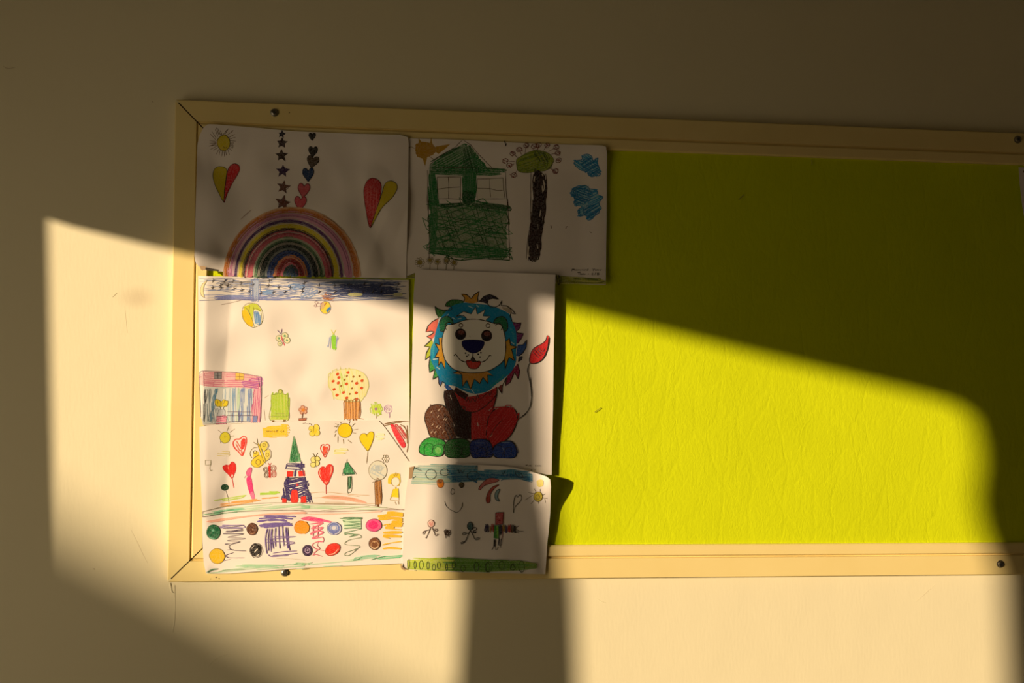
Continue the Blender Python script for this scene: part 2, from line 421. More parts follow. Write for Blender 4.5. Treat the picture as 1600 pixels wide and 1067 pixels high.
def outline(s, sm=True):
    q = tp(s); return smooth_path(q, True) if sm else np.r_[q, q[:1]]
def cross(poly, y):
    a, b_ = poly[:-1], poly[1:]
    k = (a[:, 1] <= y) != (b_[:, 1] <= y); a, b_ = a[k], b_[k]
    return np.sort(a[:, 0] + (y - a[:, 1]) / (b_[:, 1] - a[:, 1]) * (b_[:, 0] - a[:, 0]))
def close_(q):
    return q if np.allclose(q[0], q[-1]) else np.r_[q, q[:1]]
def fillq(q, col, grain=0.2, band=1.0):
    q = close_(q); y0, y1 = q[:, 1].min(), q[:, 1].max(); n = max(2, int((y1 - y0) / band)); ys = np.linspace(y0, y1, n + 1)
    V, Fc = [], []
    for a, b_ in zip(ys[:-1], ys[1:]):
        e = (b_ - a) * 0.02
        c0, c1 = cross(q, a + e), cross(q, b_ - e)
        if len(c0) != len(c1):
            c0 = c1 = cross(q, (a + b_) / 2)
        for i in range(0, len(c0) - 1, 2):
            m = max(1, int(max(c0[i + 1] - c0[i], c1[i + 1] - c1[i]) / 4.5) + 1); base = len(V)
            for k in range(m + 1):
                t = k / m; V.append((c0[i] + t * (c0[i + 1] - c0[i]), a)); V.append((c1[i] + t * (c1[i + 1] - c1[i]), b_))
            Fc += [(base + 2 * k, base + 2 * k + 1, base + 2 * k + 3, base + 2 * k + 2) for k in range(m)]
    if V: emit(np.array(V), Fc, col, grain, 0.0)
def fl(s, col, grain=0.2, sm=True, out=None, ow=0.9):
    q = outline(s, sm); fillq(q, col, grain)
    if out is not None: stroke(q, ow, out, 0.2, False)
def sc(s, ang, gap, w, col, jit=0.25, sm=True, grain=0.35, zig=True):
    """scribble over a shape: zigzag strokes at an angle in degrees (photo pixels for gap and w)"""
    q = close_(outline(s, sm)); c, sn = math.cos(math.radians(ang)), math.sin(math.radians(ang))
    R = np.array([[c, sn], [-sn, c]]); p = q @ R.T
    ys = np.arange(p[:, 1].min() + gap * .4, p[:, 1].max(), gap); path = []; flip = False
    for y in ys:
        xs = cross(p, y); yy = y + RJ.uniform(-jit, jit) * gap
        if len(xs) == 2 and zig:
            a, b_ = xs[0] + RJ.uniform(-jit, jit) * 2 * gap, xs[1] + RJ.uniform(-jit, jit) * 2 * gap
            y2 = yy + RJ.uniform(-jit, jit) * gap
            path += [(b_, yy), (a, y2)] if flip else [(a, yy), (b_, y2)]; flip = not flip
        else:
            for i in range(0, len(xs) - 1, 2):
                stroke(straight_path(np.array([(xs[i], yy), (xs[i + 1], yy + RJ.uniform(-jit, jit) * gap)])) @ R, w, col, grain)
    if len(path) > 1: stroke(straight_path(np.array(path)) @ R, w, col, grain)
def el(cx, cy, rx, ry=None, wob=0.04, n=14, rot=0.0):
    ry = rx if ry is None else ry; a = np.arange(n) * 2 * math.pi / n; k = 1 + RJ.uniform(-wob, wob, n)
    x, y = rx * np.cos(a) * k, ry * np.sin(a) * k
    return np.stack([cx + x * math.cos(rot) - y * math.sin(rot), cy + x * math.sin(rot) + y * math.cos(rot)], -1)
def arc(xl, xr, top, base, w, col, n=1, jit=0.0, grain=0.4):
    """half-ellipse crayon arch built of n loose strokes"""
    for i in range(n):
        o = RJ.uniform(-jit, jit) if n > 1 else 0.0
        a = np.linspace(math.pi + RJ.uniform(0, .05), 2 * math.pi - RJ.uniform(0, .06), 40)
        x = (xl + xr) / 2 + ((xr - xl) / 2 + o) * np.cos(a) + RJ.uniform(-jit, jit) * .3
        y = base + (base - top + o) * np.sin(a)
        stroke(smooth_path(tp(np.stack([x, y], -1))), w, col, grain)
def star(cx, cy, r, col, rot=0.0):
    a = np.arange(10) * math.pi / 5 - math.pi / 2 + rot; rr = np.where(np.arange(10) % 2 == 0, r, r * 0.42) * (1 + RJ.uniform(-.12, .12, 10))
    return np.stack([cx + rr * np.cos(a), cy + rr * np.sin(a)], -1)
def heart(cx, cy, w, h, tilt=0.0):
    q = np.array([(0, -.28), (.18, -.46), (.40, -.45), (.5, -.2), (.38, .08), (.16, .34), (0, .52), (-.18, .32), (-.40, .06), (-.5, -.2), (-.38, -.46), (-.16, -.45)])
    x, y = q[:, 0] * w, q[:, 1] * h
    return np.stack([cx + x * math.cos(tilt) - y * math.sin(tilt), cy + x * math.sin(tilt) + y * math.cos(tilt)], -1)
def write(s, w, col):
    for part in s.split('|'): ln(part, w, col)
def finish(sheet, stack=False):
    """every stroke lies a hair above the earlier ones; stack = whole motifs cover earlier motifs"""
    base = 0.00012
    for m in sheet.items.get('list', []):
        if m['n'] == 0: continue
        inc = min(8e-6, 2.5e-4 / m['k']); vs_ = []
        for q, k, lift in m['v']:
            vs_.append(P(q[:, 0], q[:, 1], sheet.h(q[:, 0], q[:, 1]) + base + k * inc + lift))
        m['v'] = vs_; base += (m['k'] * inc + 2e-5) if stack else 2e-5
        o = mesh(m['name'], np.concatenate(m['v']), m['f'], M_INK, sheet.root, False, np.concatenate(m['c']))
        if m['label']: o['label'] = m['label']
def staple(px, py, h, ang, L, material, label, parent_h=None):
    """a bent wire staple: crown and two legs"""
    p = Vector(P(px, py, h)); r = 0.00035
    c, s = math.cos(ang), math.sin(ang); d = Vector((c, 0, s)); e = Vector((-s, 0, c)); out = Vector((0, -1, 0))
    a, b_ = p - d * L / 2, p + d * L / 2
    chain = [a + out * -0.0015, a + out * 0.0012, b_ + out * 0.0014, b_ + out * -0.0015]
    v, f = [], []
    for i, q in enumerate(chain):
        t = (chain[min(i + 1, 3)] - chain[max(i - 1, 0)]).normalized(); n1 = t.cross(e).normalized(); n2 = t.cross(n1)
        for k in range(6): v.append(q + n1 * r * math.cos(k * math.pi / 3) + n2 * r * math.sin(k * math.pi / 3))
    for i in range(3):
        for k in range(6): f.append((i * 6 + k, i * 6 + (k + 1) % 6, (i + 1) * 6 + (k + 1) % 6, (i + 1) * 6 + k))
    f += [tuple(range(6)), tuple(range(23, 17, -1))]
    return tag(mesh('staple', v, f, material), label, 'staple', 'staples in the board')

K = (32, 24, 24); BK = (22, 16, 18); DB = (70, 38, 26); WHT = (237, 235, 232)
YL = (226, 204, 28); RD = (206, 26, 38); OR = (222, 120, 30); GRN = (20, 125, 60); OL = (96, 88, 24)

# ---- rainbow drawing (upper left)
def lip(x):
    return 207 + 0.04 * (x - 273)              # photo row where the top rail ends above the felt

def rest(h, x, y, right=322):
    """keeps a sheet on top of the rail lip at the left and top, and on the felt elsewhere"""
    fl_ = 0.0122 + 0.0056 * (1 - sstep(right, right + 24, x) * sstep(lip(x), lip(x) + 25, y)); s = 0.0006
    return fl_ + s * np.logaddexp(0, (h - fl_) / s)

def h1(x, y):
    h = 0.0199 - 0.0040 * sstep(323, 375, x) * sstep(lip(x), lip(x) + 45, y) + 0.0012 * sstep(560, 637, x) + sstep(lip(x) - 30, lip(x) + 50, y) * wrinkle(x, y, 5, 0.0021, 40, (310, 205, 630, 430))
    h = h + 0.004 * np.exp(-((x - 304) ** 2 + (y - 415) ** 2) / 350.0)
    u = (x - 605) * 0.925 + (y - 335) * 0.38        # diagonal fold at the lower right
    return rest(h - 0.0055 * (ramp(0, 26, u) - ramp(26, 62, u)) * sstep(290, 350, y), x, y)
SH = S1 = Sheet('crumpled drawing of a rainbow with hearts and stars at the upper left',
                '312,211 318,199 325,194 340,194.5 400,199.5 460,205 560,209 625,210.5 637,214', '637,214 638.6,224 637.5,300 636,370 634.5,435',
                '306,411 316,421.5 330,423 368,426 460,430 559,433.7 634.5,435', '312,211 308.5,225 307.6,253 306,314 303.6,400 306,411', h1)
view(300, 190, 7.9056)
motif('sun', 'yellow smiling sun with thin brown rays')
for q in '320,185 285,90|335,168 300,70|300,205 245,120|308,240 225,150|300,245 215,235|300,258 240,270|300,272 210,305|310,300 225,345|320,322 265,352|332,340 300,405|350,350 335,415|375,358 370,430|395,360 402,432|415,355 425,415|440,345 465,412|455,328 495,360|475,265 520,262|470,235 545,240|465,215 540,190|455,195 530,155|400,165 450,85|385,160 430,100|372,165 350,110|355,170 318,80|305,265 215,268|310,290 230,300|430,170 510,110 480,118|470,300 500,330 505,285 485,290 480,310'.split('|'):
    ln(q, 0.75, (98, 66, 44))
q = el(393, 262, 78, 97); fl(q, (205, 186, 36), 0.25, out=(80, 62, 24))
ln('390,305 400,325 420,325 432,305', 0.8, DB); ln('402,268 410,274', 0.8, DB)
motif('heart', 'yellow and red heart on the left')
fl('390,985 330,880 280,770 260,680 270,600 310,560 360,555 410,570 430,610 420,700 400,850', (200, 180, 22), 0.15, out=K)
fl('395,1000 405,850 430,660 450,580 490,530 540,520 580,545 590,590 560,660 500,760 440,880', RD, 0.45, out=(70, 22, 24))
for x, y, c, r, s in ((1108, 155, (34, 36, 70), 48, 2), (1112, 262, (54, 30, 46), 68, 1), (1105, 418, (48, 28, 24), 80, 0), (1120, 612, (64, 36, 92), 82, 1), (1128, 805, (120, 74, 66), 84, 3), (1125, 1005, (120, 66, 56), 96, 3)):
    motif('star'); q = star(x, y, r, c, 0.06 * s); fl(q, c, 0.3, False, out=tuple(int(v * .5) for v in c) if s == 3 else c, ow=1.0)
    if s: sc(q, 20 + 30 * s, 1.8, 0.7, tuple(int(v * .6) for v in c), sm=False)
view(460, 190, 7.9056)
for x, y, w, h, c, t in ((220, 185, 85, 92, (22, 20, 22), 0), (230, 370, 112, 130, (22, 18, 20), .05), (225, 497, 148, 150, (78, 64, 52), .2), (170, 655, 140, 165, (22, 56, 108), 0), (115, 850, 148, 180, (204, 92, 108), .1), (72, 1010, 146, 180, (206, 80, 98), .1)):
    motif('heart'); q = heart(x, y, w, h, t); fl(q, c, 0.3, out=tuple(int(v * .55) for v in c), ow=1.1)
view(250, 140, 3.5575)
motif('heart', 'large red and yellow heart at the right edge')
fl('1165,765 1140,640 1133,560 1150,510 1180,492 1215,505 1230,545 1215,640 1190,720', (196, 34, 46), 0.5, out=(70, 22, 24))
fl('1172,765 1195,690 1230,590 1250,525 1280,507 1310,520 1318,550 1290,600 1235,655 1200,715', (202, 182, 24), 0.15, out=K)
for x in (1155, 1172, 1190, 1206): ln(f'{x},{525 + abs(x - 1180) * .6} {x - 2},{600} {x - 6},{690}', 0.9, (222, 110, 112))
motif('rainbow', 'crayon rainbow of many coloured arches')
view(330, 310, 5.161)
for xl, xr, tp_, w, c, n, j in ((108, 1190, 84, 3.2, (214, 168, 128), 2, 8), (118, 1172, 100, 6.5, (198, 118, 44), 4, 10), (158, 1105, 138, 9.5, (204, 142, 178), 5, 16), (188, 1050, 178, 3.2, (92, 44, 116), 3, 6),
                               (232, 1018, 222, 9.0, (206, 190, 34), 3, 7), (266, 976, 254, 2.4, (74, 34, 44), 4, 6), (308, 936, 296, 9.0, (196, 92, 112), 4, 12), (368, 890, 340, 8, (78, 116, 84), 4, 14),
                               (408, 852, 382, 8.5, (20, 48, 50), 5, 18), (466, 800, 430, 10, (24, 62, 132), 4, 14), (502, 768, 464, 4.5, (204, 128, 50), 2, 5), (536, 736, 494, 6.5, (152, 42, 48), 3, 8), (570, 702, 530, 5.5, (186, 92, 112), 2, 6), (606, 676, 566, 8, (22, 64, 66), 4, 12)):
    arc(xl, xr, tp_, 640 if xl < 500 else 630, w, c, n, j)
for xl, xr, tp_, c in ((380, 880, 352, (30, 60, 44)), (420, 842, 396, (12, 24, 30)), (395, 868, 372, (16, 36, 34)), (255, 985, 246, (60, 30, 40)), (196, 1042, 184, (70, 30, 96)), (440, 826, 412, (14, 30, 60)), (590, 690, 550, (14, 40, 50))):
    arc(xl, xr, tp_, 632, 1.0, c, 4, 11)
for xl, xr, tp_, c in ((345, 905, 326, (150, 176, 146)), (440, 820, 404, (150, 160, 160)), (520, 752, 480, (210, 150, 120))):
    arc(xl, xr, tp_, 632, 0.8, c, 2, 8)
for xl, xr, tp_ in ((140, 1140, 118), (176, 1072, 160), (216, 1034, 202), (288, 956, 276), (338, 914, 318), (380, 872, 362)):
    arc(xl, xr, tp_, 634, 0.8, (196, 186, 178), 2, 8)
for xl, xr, tp_, c in ((150, 1120, 134, (150, 86, 130)), (124, 1165, 104, (166, 90, 30)), (300, 945, 288, (150, 56, 78)), (480, 790, 440, (14, 36, 96)), (545, 730, 500, (110, 20, 30))):
    arc(xl, xr, tp_, 634, 0.9, c, 3, 12)
sc('600,625 620,580 650,560 680,585 695,625', 70, 2, 1.2, (24, 60, 110))
ln('235,170 290,120 325,90', 0.7, (150, 110, 90)); ln('900,140 980,185 1060,260', 0.7, (120, 84, 70))

# ---- house and tree drawing (upper middle)
def h2(x, y):
    return rest(0.0134 + 0.0050 * (1 - sstep(lip(x), lip(x) + 40, y)) + 0.0026 * sstep(905, 948, x) + 0.0022 * sstep(415, 446, y) + wrinkle(x, y, 9, 0.0005, 10, (640, 220, 945, 440)), x, y)
SH = S2 = Sheet('drawing of a green house, a red flowering tree and two blue clouds',
                '634,216 700,217.5 780,221.5 860,225 940,227 947,229', '947,229 948.3,240 947.6,353 946.5,445', '634,434 700,437 800,440.5 869,443 946.5,445', '634,216 633,330 634,434', h2, 90, 64)
view(630, 200, 8.206)
motif('sun', 'orange corner sun')
fl('160,205 200,190 195,120 235,180 300,178 342,192 360,115 372,195 405,240 500,222 605,205 545,262 450,335 412,300 385,345 310,370 280,492 248,392 180,370 155,290', (180, 138, 24), 0.3, False)
sc('170,210 330,190 400,240 400,310 300,370 180,360', 30, 2.6, 1.1, (178, 128, 20)); ln('340,368 405,412', 0.8, (130, 92, 30)); ln('60,250 110,245 150,265', .8, (120, 96, 50))
motif('house', 'green scribbled house with two white windows')
G1, G2, G3 = (62, 132, 84), (14, 112, 52), (6, 76, 32)
fl('340,470 480,370 640,275 765,210 870,245 960,370 1060,500 1250,520 1240,600 900,610 420,600 330,590', (120, 152, 122), 0.8, False)
sc('440,400 765,215 870,260 1060,500 1040,560 440,560', -28, 3.2, 1.7, G2); sc('780,250 880,270 960,560 800,570', 75, 2.4, 1.5, G3); sc('430,480 900,510 1240,530 1230,600 430,600', 4, 3.2, 1.5, G2); sc('345,440 560,310 780,230 560,350', -30, 2.6, 1.8, G3); sc('880,340 1060,490 1000,540 920,500', 35, 2.5, 1.6, G2)
fl('330,590 400,580 440,700 465,1067 345,1067', (96, 140, 104), 0.4, False); sc('330,600 400,590 430,720 465,1067 345,1067', 84, 1.9, 1.6, G2)
fl('770,580 930,590 905,1000 770,975', (92, 136, 100), 0.4, False); sc('770,580 930,590 905,1000 770,975', 88, 1.9, 1.6, G2); sc('770,820 900,830 900,990 780,980', 80, 1.8, 1.6, G3)
C = (66, 42, 28)
ln('670,250 700,210 765,150 870,220 960,330 1060,430 1140,510', 0.85, C, sm=False); ln('670,240 560,310 440,385 340,470', 0.85, C); ln('310,540 315,700 308,930 320,1067', 0.85, C); ln('320,515 640,505 900,510 1310,525', 0.8, C); ln('1310,540 1320,800 1345,1067', 0.85, C); ln('1200,520 1330,540 1240,550', 1.2, G2); ln('340,550 760,560', .8, G3)
fl('430,620 745,612 742,920 445,915', (222, 218, 212), 0.1, False); fl('945,640 1290,636 1310,915 945,922', (222, 218, 212), 0.1, False)
for q in ('435,630 590,628 738,626 735,760 732,912 590,905 452,908 440,770', '950,652 1110,650 1280,640 1285,780 1308,908 1120,908 948,912 945,780'): ln(q, 0.9, C, True, False)
for q in ('578,630 585,760 580,906', '440,785 590,765 735,755', '1108,650 1112,780 1122,890', '945,772 1110,778 1200,800 1280,798'): ln(q, 0.9, C)
view(630, 310, 8.206)
fl('345,70 470,110 600,80 760,55 830,100 900,50 1130,60 1340,90 1320,400 1335,770 1000,780 700,765 350,700', (132, 152, 122), 0.8, False)
poly = '345,90 480,115 620,80 770,70 840,100 920,60 1340,95 1320,420 1330,760 700,745 350,690'
for a, g_, w, c in ((8, 7.5, 1.4, G2), (70, 11.0, 1.1, G3), (-24, 9, 1.2, G2), (38, 12.0, 1.0, G1)): sc(poly, a, g_, w, c, 0.6, False)
sc('480,80 760,60 740,100 520,115', -8, 1.8, 1.6, G3); sc('920,60 1340,90 1350,160 930,110', 6, 2.2, 1.7, G3); sc('400,640 900,620 1310,680 1320,750 700,740 360,690', 4, 2.6, 1.8, G2); sc('345,90 430,90 420,640 350,650', 85, 2.3, 1.7, G2)
for i in range(16):
    cx, cy = RJ.uniform(480, 1250), RJ.uniform(180, 600); ln(el(cx, cy, RJ.uniform(40, 110), RJ.uniform(20, 60), 0.2, 10, RJ.uniform(-.5, .5)), 1.0, G3 if i % 2 else G2, True)
ln('325,0 322,200 335,500 332,770', 0.85, C); ln('1340,0 1350,300 1365,790', 0.85, C); ln('345,690 560,730 700,790 1000,775 1370,792', 1.3, G3)
motif('flower_row', 'row of small olive flowers')
C2 = (112, 98, 34)
for x, y, r in ((212, 820, 62), (345, 792, 44), (440, 812, 40), (552, 800, 44), (650, 822, 46)):
    for k in range(9):
        a = k * 0.698; ln(el(x + r * .78 * math.cos(a), y + r * .78 * math.sin(a), r * .26, r * .2, 0.1, 8, a), 0.6, C2, True)
    fl(el(x, y, r * .5), (150, 132, 44), 0.5)
    if r < 60: ln(f'{x},{y + r} {x - 3},{915}', 0.7, C2)
motif('grass'); fl('45,1005 160,958 160,1020 45,1012', (150, 152, 40), 0.4, False); ln('50,1000 170,950', 0.9, OL); ln('50,1012 160,1015', .9, OL)
view(770, 210, 7.621)
motif('tree', 'tree with round green crown, dark trunk and red flowers')
C3 = (96, 40, 38)
for x, y, s in ((150, 315, '265,325'), (195, 370, '255,350'), (250, 485, '292,425'), (238, 228, '300,280'), (315, 180, '345,250'), (397, 132, '385,225'), (490, 140, '485,205'), (548, 126, '535,185'), (648, 130, '605,190'), (757, 152, '660,205'), (770, 222, '685,240'), (785, 310, '722,318'), (745, 437, '675,400')):
    ln(f'{x},{y} {s}', 0.8, C3); q = el(x, y, 34, 27, .12, 10, -.5); ln(q, .8, C3, True); sc(q, 30, 2.2, .8, (128, 40, 42), .6)
fl('283,300 340,260 420,215 520,190 640,215 700,262 725,312 692,372 640,425 540,440 400,455 310,440 285,380', (146, 164, 40), 0.35, out=(74, 84, 30))
sc('330,280 520,205 640,230 640,400 480,430 310,420', -18, 2.6, 1.4, (104, 130, 20), .5); sc('480,200 640,220 680,300 560,330', 60, 2.4, 1.3, (70, 92, 18), .5); ln(el(420, 360, 70, 40), 1.0, (160, 160, 60), True); ln(el(560, 300, 60, 40), 1.0, (150, 150, 60), True); ln(el(660, 340, 50, 70), 1.0, (110, 116, 40), True)
fl('480,480 530,425 560,430 600,500 635,560 650,640 630,800 600,1000 596,1067 462,1067 490,800 470,560', (58, 30, 24), 0.3, False)
view(800, 330, 8.5375)
fl('285,0 425,0 415,130 395,330 372,590 320,610 250,600 215,665 222,440 235,250', (60, 32, 26), 0.35, False)
sc('290,0 420,0 400,200 370,600 230,640 230,260', 84, 2.0, 1.5, (30, 8, 8)); sc('300,0 400,0 390,250 300,590 240,600', 98, 3.2, 1.4, (36, 10, 10))
for q in ('250,0 270,120 215,330 190,640', '435,0 420,160 380,420 365,610', '240,625 365,605', '340,160 355,230 350,260', '240,200 260,300 225,360'): ln(q, 0.75, (70, 40, 34))
for q in ('345,170 350,240', '230,470 215,560 232,610', '400,70 410,130', '335,440 345,500'): ln(q, 1.7, (206, 196, 184))
view(770, 210, 7.621)
sc('490,480 540,430 630,520 640,640 600,1067 480,1067', 86, 2.1, 1.6, (28, 8, 8))
for q in ('600,540 615,620 600,680', '585,470 600,500', '590,610 595,690', '570,900 560,980', '500,500 490,560'): ln(q, 1.9, (206, 196, 184))
ln('455,455 450,700 452,1067', 0.75, (70, 40, 34)); ln('630,465 640,640 600,1067', 0.8, (70, 40, 34))
motif('cloud', 'smaller blue scribbled cloud near the top right corner')
B1, B2 = (12, 140, 200), (4, 112, 176)
q = '965,345 990,312 1060,300 1070,250 1130,235 1180,265 1195,310 1252,280 1245,335 1275,420 1250,480 1180,505 1135,478 1120,440 1060,430 1000,390'
fl(q, (120, 182, 208), 0.9); sc(q, 35, 3.0, 1.6, B1, .6); sc('1060,310 1180,280 1270,420 1180,500 1080,400', -30, 2.4, 1.5, B2, .5); ln(q, 1.0, B2, True)
motif('cloud', 'larger blue scribbled cloud at the right edge')
q = '935,690 970,640 1040,630 1100,605 1160,650 1240,670 1255,720 1312,745 1260,820 1295,880 1240,920 1190,1000 1130,1020 1110,960 1030,975 1015,900 1060,860 970,830 975,770'
fl(q, (120, 182, 208), 0.9); sc(q, -25, 3.2, 1.6, B1, .6); sc('970,660 1150,650 1150,800 990,820', 20, 2.2, 1.6, B2, .5); sc('1110,850 1280,870 1190,1000 1110,980', -35, 2.1, 1.6, B2, .5); ln(q, 1.0, B2, True); ln('960,680 1010,640 1100,610 1150,650 1140,700', 1.2, (40, 110, 150)); ln('1030,890 1040,960 1075,950 1080,870', 1.2, B2)
view(800, 330, 8.5375)
for q in ('515,180 528,220 535,235', '738,200 722,215 718,235', '1035,272 1060,290'): motif('pen_mark'); ln(q, 0.9, (90, 74, 60))
view(770, 210, 7.621); motif('pen_mark', 'black V shaped mark at the top edge'); ln('135,75 150,105 155,140', 1.5, (44, 34, 30)); ln('155,140 165,105', 1.0, (44, 34, 30))
motif('handwriting', 'child handwriting in dark pen'); view(800, 330, 8.5375)
write('795,800 805,765 815,790 828,765 832,790|840,778 845,790 855,775 858,790|868,790 870,776 878,790 888,776 892,790|900,790 902,776 912,790 920,776 924,790|935,782 945,778 940,790 950,788|958,790 960,776 970,790 980,776 984,790|992,782 1002,778 996,790 1006,786|1014,762 1014,790 1006,785|1075,766 1090,778 1105,764|1090,778 1084,796|1108,780 1118,778 1118,790 1110,788|1126,778 1130,790 1140,776 1142,790|1150,790 1152,777 1162,790|1180,776 1172,782 1184,788 1174,792|1190,770 1193,768', 0.75, K)
motif('handwriting', 'second line of child handwriting')
write('872,816 915,812|892,815 890,848|905,835 915,830 918,846 906,844|925,834 930,848 940,832|948,848 952,834 962,833|968,848 972,834 980,840|1012,838 1026,836|1062,826 1078,822 1076,834 1062,848 1088,846|1120,815 1104,850|1140,822 1138,850|1140,822 1162,824 1148,835 1166,842 1140,850', 0.8, K)
motif('grass', 'strip of olive green grass at the lower right corner')
fl('588,850 640,862 900,880 1100,895 1248,925 1248,972 640,972 588,960', (190, 192, 84), 0.5, False)
sc('588,855 660,865 660,960 590,960', 80, 2.4, 1.6, (84, 92, 20), .4); sc('660,880 1150,900 1140,935 660,925', 3, 2.4, 1.4, (132, 142, 36), .5); ln('640,950 760,945 1000,955 1150,955 1245,935', 1.4, (104, 112, 22)); ln('820,900 900,905 1000,900 1150,915', 2.0, (88, 104, 22))
finish(S1); finish(S2)
# ---- garden drawing with a night sky (middle left)
def h3(x, y):
    edge = 324 - 0.03 * (y - 430)
    h = 0.0192 + 0.0012 * sstep(309, edge, x) - 0.0076 * ramp(edge, edge + 40 - 0.05 * (y - 430), x) + wrinkle(x, y, 15, 0.00085, 26, (330, 470, 630, 640))
    return h + 0.0010 * sstep(600, 640, x) + 0.0012 * np.exp(-((x - 560 - .9 * (520 - y)) / 26.0) ** 2) * sstep(480, 560, y)
SH = S3 = Sheet('garden drawing with scribbled night sky, pink house and dotted fruit tree',
                '309.5,431 400,433 500,435.5 638.5,437.5', '638.5,437.5 639.5,540 640,657', '317,664 330,666 352,662 420,660 520,659 640,657', '309.5,431 309.5,460 310.5,560 311.5,600 313,640 317,664', h3, 120, 84)
view(0, 0, 1)
motif('night_sky', 'band of blue scribble with small black birds')
def hatch(x0, x1, y0, y1, n, w, col, L0=30, L1=110, slope=.08):
    """loose, slightly bent crayon lines inside a box"""
    for _ in range(n):
        L_ = RJ.uniform(L0, L1); xa = RJ.uniform(x0, max(x0 + 1, x1 - L_)); xb = min(x1, xa + L_); ya = RJ.uniform(y0, y1); s_ = RJ.uniform(-slope, slope)
        q = [(xa + (xb - xa) * t, min(y1, max(y0, ya + s_ * (xb - xa) * (t - .5) + RJ.uniform(-1.2, 1.2)))) for t in (0, .33, .66, 1)]
        stroke(smooth_path(np.array(q)), w, col)
hatch(312, 636, 436, 468, 70, .8, (140, 154, 200), slope=.16); hatch(312, 636, 437, 467, 34, .75, (112, 124, 170), slope=.2); hatch(345, 420, 438, 450, 12, .7, (150, 146, 150)); hatch(312, 500, 462, 469, 14, .9, (128, 140, 204), slope=.03)
fl('395,438 404,438 404,468 396,468', (176, 190, 224), .6, False); sc('392,438 406,438 406,468 392,468', 88, 2.2, .8, (116, 142, 208)); sc('340,462 372,464 405,464 405,469 340,468', 2, 1.6, 1.0, (120, 126, 190)); sc('410,455 424,454 426,459 412,460', 3, 1.5, 1.2, (110, 152, 214)); sc('452,444 476,446 476,452 455,452', -6, 1.7, 1.2, (112, 150, 212)); sc('478,450 500,455 490,463 470,466', -24, 2, 1.0, (140, 164, 216))
hatch(505, 637, 441, 464, 46, 1.0, (78, 92, 142), slope=.14); hatch(530, 622, 444, 460, 34, 1.1, (54, 66, 118), slope=.14); hatch(505, 585, 438, 443, 10, 1.0, (80, 100, 136), 20, 60, .03); fl(el(555, 460, 12, 3), (206, 206, 150), .6); fl(el(622, 460, 8, 3), (200, 200, 160), .6)
ln('311,469.5 360,468 420,468.5 470,469 540,469.5 636,466', 0.9, (104, 108, 150)); ln('311,434.5 420,436.5 520,438.5 637,440', .7, (130, 134, 160)); ln('345,476 365,472 380,468', .6, (150, 130, 120))
W1 = ((275, 150), (268, 238), (370, 210), (465, 210), (530, 155), (630, 180), (642, 272), (540, 255), (742, 285), (785, 200), (990, 215), (1115, 235), (890, 308), (1050, 298), (1200, 295), (1265, 238), (425, 150), (995, 150), (375, 240))
W2 = ((125, 165), (300, 195), (480, 200), (660, 185), (845, 175), (1035, 190), (1240, 180), (95, 270), (300, 275), (490, 275), (660, 272), (830, 275), (945, 268), (1045, 268), (1215, 240), (110, 228))
for vw, L_ in (((300, 420, 8.206), W1), ((460, 420, 7.6216), W2)):
    view(*vw)
    for x, y in L_:
        a = RJ.uniform(-.6, .1); l = RJ.uniform(20, 36); dx, dy = l * math.cos(a), l * math.sin(a)
        ln(f'{x - dx},{y - dy} {x + dx},{y + dy}', 0.9, (34, 28, 34)); ln(f'{x - 8},{y - 24} {x + RJ.uniform(-4, 8)},{y} {x - RJ.uniform(4, 22)},{y + 26}', 0.9, (34, 28, 34))
view(300, 420, 8.206)
fl('190,150 130,200 108,280 122,345 160,368 150,330 145,260 160,200', (228, 214, 168), .3); ln('195,145 130,200 108,280 122,345 160,368', 0.8, (110, 100, 70)); ln('195,145 155,215 145,290 160,368', 0.7, (120, 110, 80))
motif('balloon', 'round balloon striped yellow, green and blue')
fl('640,560 650,500 700,450 760,440 840,455 900,540 912,650 870,720 790,750 720,720 660,650', (232, 228, 214), .1)
fl('640,560 680,505 740,590 785,690 770,748 700,710 650,630', (234, 192, 24), .15); fl('700,490 760,445 840,460 890,550 810,520 785,560 782,650 730,570', (196, 208, 60), .3); fl('660,505 690,470 740,475 740,560', (206, 204, 40), .3); fl('800,555 862,565 888,690 812,705', (136, 176, 220), .3, False)
sc('800,555 862,565 888,690 812,705', 84, 2.2, 1.4, (96, 140, 204))
for q in ('640,560 650,500 700,450 760,440 840,455 900,540 912,650', '912,660 870,720 790,750 720,720 660,650 640,560', '650,505 690,500 740,570 785,690 800,745', '740,470 730,560 760,600', '790,490 780,690', '885,560 895,690 860,720', '790,510 830,510 890,550'): ln(q, 0.7, (112, 104, 34))
motif('butterfly', 'small butterfly with red body and dotted wings')
for x, y, r in ((1115, 890, 40), (1190, 860, 43), (1218, 915, 40), (1128, 960, 30)):
    q = el(x, y, r); fl(q, (226, 222, 188), .1, out=(92, 108, 70), ow=.7); fl(el(x, y, r * .38), (96, 160, 110), .3)
ln('1143,850 1160,915 1188,985', 1.7, (206, 70, 96)); ln('1138,838 1120,810 1092,785', 0.9, (96, 64, 130)); ln('1142,838 1150,800 1154,768', 0.9, (110, 70, 130))
view(460, 420, 7.6216)
motif('bird', 'small round yellow bird with brown tuft and blue wing')
fl(el(370, 462, 63, 75), (232, 214, 70), .2, out=(120, 96, 110), ow=.8); fl('375,490 420,450 436,470 392,522', (70, 130, 200), .2, False); sc('310,420 350,400 350,470 315,480', 80, 2, .8, (200, 140, 190)); ln('355,440 380,400 370,430', 1.2, (190, 120, 40))
sc('330,320 400,285 470,345 440,380 400,370 340,350', 20, 2.0, 1.3, (178, 112, 54), .7); ln('405,290 400,340 405,380', 1.8, (164, 100, 46))
